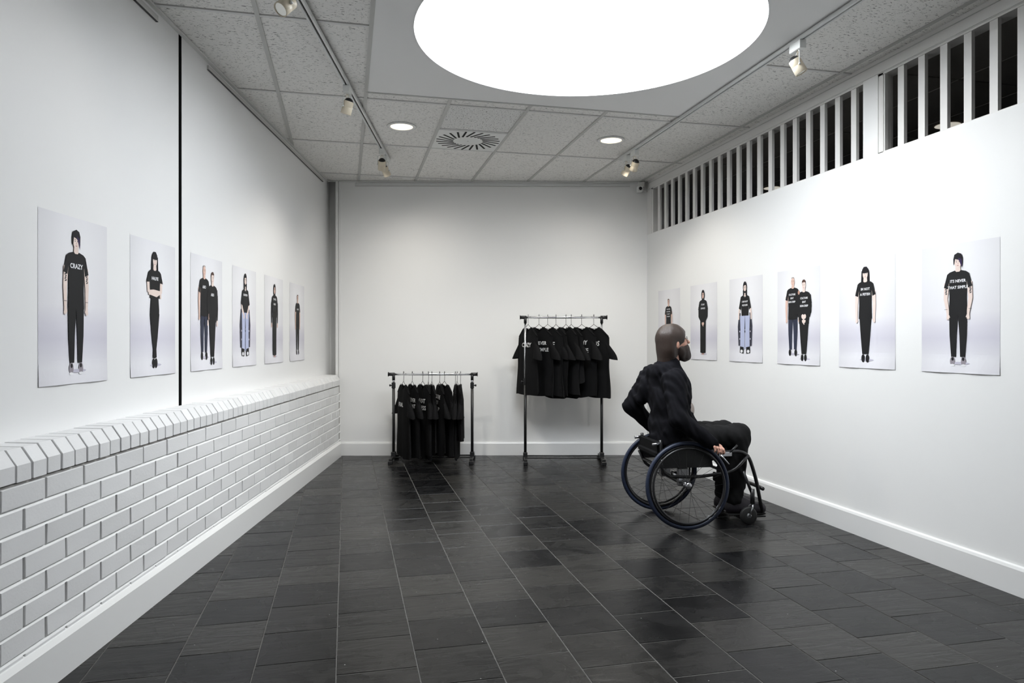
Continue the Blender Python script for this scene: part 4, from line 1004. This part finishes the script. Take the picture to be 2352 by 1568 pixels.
for sg, base in ((-1, np.array((.172, -.300, .560))), (1, np.array((-.030, .290, .600)))):
    W_ = Wn if sg < 0 else Wf
    b.cap(W_, base, .026, .024, k=.015); b.cap(base+(-.012, 0, .002), base+(.036, 0, -.012), .019, .018, k=.012, sy=1.35)
    for q in range(4):
        ln = (.9, 1.05, 1.0, .8)[q]
        k0 = base+np.array((-.022+.0205*q, sg*.026, .004-.006*q)); k1 = k0+np.array((.004, sg*.022*ln, -.010)); k2 = k1+np.array((.003, sg*.004, -.024*ln)); k3 = k2+np.array((.0, -sg*.014, -.012*ln))
        b.cap(k0, k1, .0095, .0090, k=.004); b.cap(k1, k2, .0088, .0080, k=.003); b.cap(k2, k3, .0080, .0070, k=.003)
    b.cap(base+(0, -sg*.022, .002), base+(.030, -sg*.034, .004), .0110, .0095, k=.006); b.cap(base+(.030, -sg*.034, .004), base+(.052, -sg*.028, -.006), .0095, .008, k=.004)
for e in (-1, 1):
    kn = np.array((.445, e*.100, .598)); an = np.array((.425, e*.085, .135))
    b.cap((.0, e*.085, .585), kn, .075, .055, k=.04); b.cap(kn, an, .052, .034, k=.03); b.cap(an, (.575, e*.095, .080), .034, .026, k=.02)
b.mesh('body', M['skin'], person)
h = SDF((-.2, -.14, 1.02), (.18, .14, 1.42), .0045)
h.ell(hl(-.008, 0, .040), (.112, .088, .098), TH, k=.02); h.ell(hl(-.045, 0, -.03), (.076, .084, .090), TH, k=.03); h.cap(hl(-.055, 0, -.04), (-.050, 0, 1.115), .066, .060, k=.03)
h.sub(hl(.120, 0, -.045), (.078, .14, .090), TH); h.sub(hl(.075, 0, -.095), (.070, .14, .065), TH); h.sub(hl(.118, 0, .015), (.045, .075, .050), TH); h.sub(hl(.012, .09, -.035), (.022, .03, .022), TH); h.sub(hl(.012, -.09, -.035), (.022, .03, .022), TH)
h.folds(.0035, 60, 50, 20, 2); h.mesh('hair', M['hair'], person)
g = SDF((-.1, -.1, 1.03), (.2, .1, 1.30), .004)
g.ell(hl(.036, 0, -.060), (.072, .066, .074), TH, k=.02); g.ell(hl(.066, 0, -.108), (.042, .042, .042), TH, k=.02)
g.cut(hl(0, 0, -.042), (-math.sin(TH)-.35, 0, math.cos(TH))); g.cut(hl(-.012, 0, 0), (-1, 0, 0)); g.sub(hl(.102, 0, -.062), (.022, .018, .008), TH)
g.folds(.003, 90, 80, 60, 5); g.mesh('beard', M['beard'], person)
for e in (-1, 1):
    MB().lathe([(.001, -.0095), (.006, -.008), (.0098, 0), (.006, .008), (.001, .0095)], M['whitep'], 14, Matrix.Translation(hl(.073, e*.031, .006)) @ Matrix.Rotation(math.pi/2, 4, 'Y')).build('eye', person)
mb = MB()
for e in (-1, 1):
    mb.tube([hl(.100-.010*abs(math.cos(a)) if e*math.cos(a) > 0 else .100, e*.031+.023*math.cos(a), .004+.018*math.sin(a)) for a in np.linspace(0, 2*math.pi, 18)[:-1]], .0016, M['black'], 6, closed=True)
    mb.tube([hl(.092, e*.054, .010), hl(.05, e*.072, .010), hl(.0, e*.079, .008), hl(-.012, e*.078, -.004)], .0016, M['black'], 6)
mb.tube([hl(.100, -.008, .008), hl(.103, 0, .011), hl(.100, .008, .008)], .0016, M['black'], 6); mb.build('glasses', person)
j = SDF((-.36, -.40, .44), (.28, .40, 1.17), .0065)
j.ell((.000, 0, .87), (.118, .185, .21), .0, k=.04); j.cap((-.045, -.150, .975), (-.055, .150, .985), .072, k=.04); j.ell((.012, 0, .665), (.135, .180, .155), k=.05)
j.ell((-.015, 0, .56), (.140, .185, .085), k=.03); j.ell((.095, -.02, .655), (.075, .13, .070), k=.03)
j.cap((-.03, 0, 1.00), (-.02, 0, 1.085), .085, .070, k=.03); j.ell((-.065, 0, 1.062), (.082, .105, .048), .25, k=.02); j.cap((-.12, 0, 1.00), (-.135, 0, .93), .055, .03, k=.04, sy=1.6)
for (S_, E_, W_) in ((Sn, En, Wn), (Sf, Ef, Wf)):
    j.cap(S_, E_, .076, .064, k=.04); j.cap(E_, W_+(W_-E_)*.04, .062, .044, k=.03); j.cap(W_-(W_-E_)*.10, W_+(W_-E_)*.02, .043, .043, k=.01)
j.cap((-.12, .10, .93), (-.17, .16, .84), .075, .05, k=.04); j.ell((-.045, 0, .84), (.115, .175, .19), k=.04); j.ell((-.03, 0, .66), (.135, .185, .13), k=.04); j.ell((-.095, 0, 1.045), (.085, .115, .060), .3, k=.02); j.folds(.009, 30, 24, 34, 4); j.folds(.0052, 95, 60, 80, 6); j.sub((.155, -.0, .770), (.055, .16, .036)); j.mesh('hooded_jacket', M['hood'], person)
tt = SDF((-.02, -.2, .66), (.2, .2, .88), .006); tt.ell((.048, 0, .77), (.098, .14, .085)); tt.folds(.004, 20, 10, 40, 1); tt.mesh('t_shirt', M['tee'], person)
q = SDF((-.2, -.24, .10), (.56, .24, .72), .0065)
q.ell((-.01, 0, .565), (.135, .175, .085), k=.03)
for e in (-1, 1):
    q.cap((.01, e*.088, .575), (.435, e*.098, .600), .092, .072, k=.03); q.cap((.435, e*.098, .60), (.450, e*.095, .56), .074, .070, k=.02); q.cap((.445, e*.098, .575), (.425, e*.085, .20), .068, .056, k=.04); q.cap((.425, e*.085, .20), (.418, e*.085, .155), .056, .060, k=.02)
q.folds(.007, 30, 24, 30, 9); q.folds(.004, 100, 60, 90, 2); q.mesh('trousers', M['trouser'], person)
for e in (-1, 1):
    sh = SDF((.34, e*.09-.08, .03), (.68, e*.09+.08, .22), .005)
    sh.cap((.395, e*.086, .095), (.60, e*.098, .082), .048, .042, k=.02, sy=.95); sh.cap((.412, e*.085, .17), (.43, e*.085, .10), .048, .052, k=.02); sh.cap((.43, e*.086, .14), (.52, e*.09, .10), .044, .042, k=.02); sh.cut((0, 0, .052), (0, 0, -1))
    s_o = sh.mesh('shoe', M['shoe'], person)
    MB().box((.355, e*.09-.040, .043), (.628, e*.09+.040, .056), M['rubber'], ch=.004).build('sole', s_o)

# ------------------------------------------------------------------ wheelchair
wc = empty('wheelchair', O, FA); tag(wc, 'black active wheelchair with navy tyres and thin spokes', 'wheelchair')
Rw = .292
def circle(r, n=56, y=0): return [(r*math.cos(2*math.pi*k/n), y, r*math.sin(2*math.pi*k/n)) for k in range(n)]
for sg in (-1, 1):
    cam_ = math.radians(3.0)*sg
    X = Matrix.Translation((0, sg*.266, Rw)) @ Matrix.Rotation(cam_, 4, 'X')
    wh = MB().tube(circle(Rw-.034), .0085, M['black'], 8, closed=True, X=None).build('wheel', wc); wh.matrix_local = X
    MB().tube(circle(Rw-.0135, 72), .0135, M['tyre'], 10, closed=True).build('tyre', wh)
    mb = MB().tube(circle(Rw-.045, 64, sg*.026), .0085, M['black'], 8, closed=True)
    for k in range(6): a = k*math.pi/3+.3; mb.tube([((Rw-.034)*math.cos(a), 0, (Rw-.034)*math.sin(a)), ((Rw-.045)*math.cos(a), sg*.026, (Rw-.045)*math.sin(a))], .004, M['silver'], 6)
    mb.build('hand_rim', wh)
    mb = MB().lathe([(.001, -.035), (.012, -.035), (.022, -.026), (.022, -.018), (.013, -.014), (.013, .014), (.022, .018), (.022, .026), (.012, .030), (.001, .030)], M['silver'], 20, Matrix.Rotation(math.pi/2, 4, 'X')); mb.build('hub', wh)
    for k in range(24):
        a = 2*math.pi*k/24; s2 = 1 if k % 2 else -1; a0 = a+(.9 if (k//2) % 2 else -.9)
        MB().tube([(.021*math.cos(a0), s2*.022, .021*math.sin(a0)), ((Rw-.04)*math.cos(a), 0, (Rw-.04)*math.sin(a))], .0012, M['black'], 4, cap=False).build('spoke', wh)
    if sg < 0:
        for a in (-.98, -.80, -.62):
            c, s_ = math.cos(a), math.sin(a); w_ = .010
            mb = MB(); r1, r2 = Rw-.036-.011, Rw-.036+.010; y = -.0105; da = .038
            pts = [((r1)*math.cos(a-da), y, r1*math.sin(a-da)), (r2*math.cos(a-da), y, r2*math.sin(a-da)), (r2*math.cos(a+da), y, r2*math.sin(a+da)), (r1*math.cos(a+da), y, r1*math.sin(a+da))]
            mb.add(pts+[(p[0], p[1]+.003, p[2]) for p in pts], [(0, 1, 2, 3), (7, 6, 5, 4), (0, 4, 5, 1), (1, 5, 6, 2), (2, 6, 7, 3), (3, 7, 4, 0)], M['sticker']); mb.build('reflective_sticker', wh)
MB().tube([(0, -.235, Rw), (0, .235, Rw)], .016, M['black'], 14).build('axle_tube', wc)
mb = MB(); mb.tube([(.03, -.02, Rw+.02), (.03, .06, Rw+.02)], .022, M['silver'], 14); mb.box((-.03, -.19, Rw-.02), (.04, -.15, Rw+.10), M['silver'], ch=.005); mb.box((-.03, .15, Rw-.02), (.04, .19, Rw+.10), M['silver'], ch=.005); mb.build('axle_clamp', wc)
def arc(pts, n=6):
    """round the corners of a polyline"""
    P = [Vector(p) for p in pts]; out = [P[0]]
    for i in range(1, len(P)-1):
        a, b_, c = P[i-1], P[i], P[i+1]; r = min((a-b_).length, (c-b_).length)*.4; u = b_+(a-b_).normalized()*r; v = b_+(c-b_).normalized()*r
        out += [u*(1-t)**2+b_*2*t*(1-t)+v*t*t for t in [k/n for k in range(n+1)]]
    return out+[P[-1]]
mb = MB()
for e in (-1, 1):
    mb.tube(arc([(-.16, e*.19, .46), (.18, e*.19, .49), (.46, e*.185, .50), (.545, e*.15, .30), (.60, e*.13, .06)]), .0125, M['black'], 12)
    mb.tube(arc([(-.18, e*.19, .46), (-.12, e*.19, .34), (.10, e*.19, .33), (.36, e*.19, .36), (.47, e*.188, .47)]), .011, M['black'], 12)
mb.tube([(.30, -.19, .36), (.30, .19, .36)], .010, M['black'], 10); mb.tube([(-.15, -.19, .40), (-.15, .19, .40)], .010, M['black'], 10)
mb.build('frame', wc)
MB().box((-.19, -.185, .455), (.27, .185, .515), M['cloth'], ch=.02).build('seat_cushion', wc)
mb = MB()
for e in (-1, 1): mb.tube(arc([(-.15, e*.19, .44), (-.155, e*.19, .52), (-.16, e*.185, .585)]), .011, M['black'], 10)
mb.build('back_post', wc)
MB().box((-.165, -.18, .47), (-.140, .18, .58), M['cloth'], Matrix.Rotation(-.03, 4, 'Y'), ch=.01).build('backrest', wc)
for e in (-1, 1):
    n_ = 10; arcp = [(-.17+.36*k/n_, .455+.125*math.sin(math.pi*min(1, .12+.88*k/n_))**.7) for k in range(n_+1)]
    pts = [(x, e*.215, z) for x, z in arcp]+[(.20, e*.215, .40), (-.15, e*.215, .40)]; m_ = len(pts)
    MB().add(pts+[(p[0], p[1]+.004*e, p[2]) for p in pts], [tuple(range(m_)), tuple(range(m_, 2*m_))[::-1]]+[(k, (k+1) % m_, (k+1) % m_+m_, k+m_) for k in range(m_)], M['black']).build('side_guard', wc)
mb = MB().box((.43, -.135, .026), (.625, .135, .040), M['black'], ch=.004); mb.build('footplate', wc)
MB().box((.36, -.14, .235), (.375, .14, .30), M['cloth'], ch=.004).build('calf_strap', wc)
mb = MB()
mb.tube(arc([(.60, -.14, .225), (.61, 0, .225), (.60, .14, .225)]), .014, M['black'], 8); mb.build('front_bar', wc)
for e in (-1, 1):
    cx = .49; cw = MB().lathe([(.018, -.014), (.052, -.013), (.060, -.008), (.060, .008), (.052, .013), (.018, .014)], M['rubber'], 28, Matrix.Rotation(math.pi/2, 4, 'X')).build('caster_wheel', wc); cw.location = (cx-.03, e*.205, .060)
    MB().lathe([(.001, -.016), (.017, -.015), (.018, -.013), (.018, .013), (.017, .015), (.001, .016)], M['silver'], 16, Matrix.Rotation(math.pi/2, 4, 'X')).build('caster_hub', cw)
    mb = MB()
    for d in (-1, 1): mb.tube([(cx-.03, e*.205+d*.022, .06), (cx-.01, e*.205+d*.022, .125), (cx, e*.205, .145)], .006, M['silver'], 8)
    mb.tube([(cx, e*.205, .14), (cx, e*.205, .24)], .015, M['black'], 12); mb.tube([(cx, e*.205, .20), (cx-.06, e*.19, .36)], .010, M['black'], 10); mb.build('caster_fork', wc)
for e in (-1, 1):
    mb = MB(); mb.box((.24, e*.215-.012, .47), (.33, e*.215+.012, .50), M['silver'], ch=.003); mb.tube([(.25, e*.22, .485), (.30, e*.245, .42)], .007, M['silver'], 8); mb.tube([(.31, e*.22, .49), (.37, e*.225, .545)], .007, M['black'], 8); mb.build('brake', wc)
MB().tube([(-.16, -.185, .56), (-.215, -.185, .555)], .010, M['silver'], 10).build('push_handle', wc)
MB().tube([(-.16, .185, .56), (-.215, .185, .555)], .010, M['silver'], 10).build('push_handle', wc)
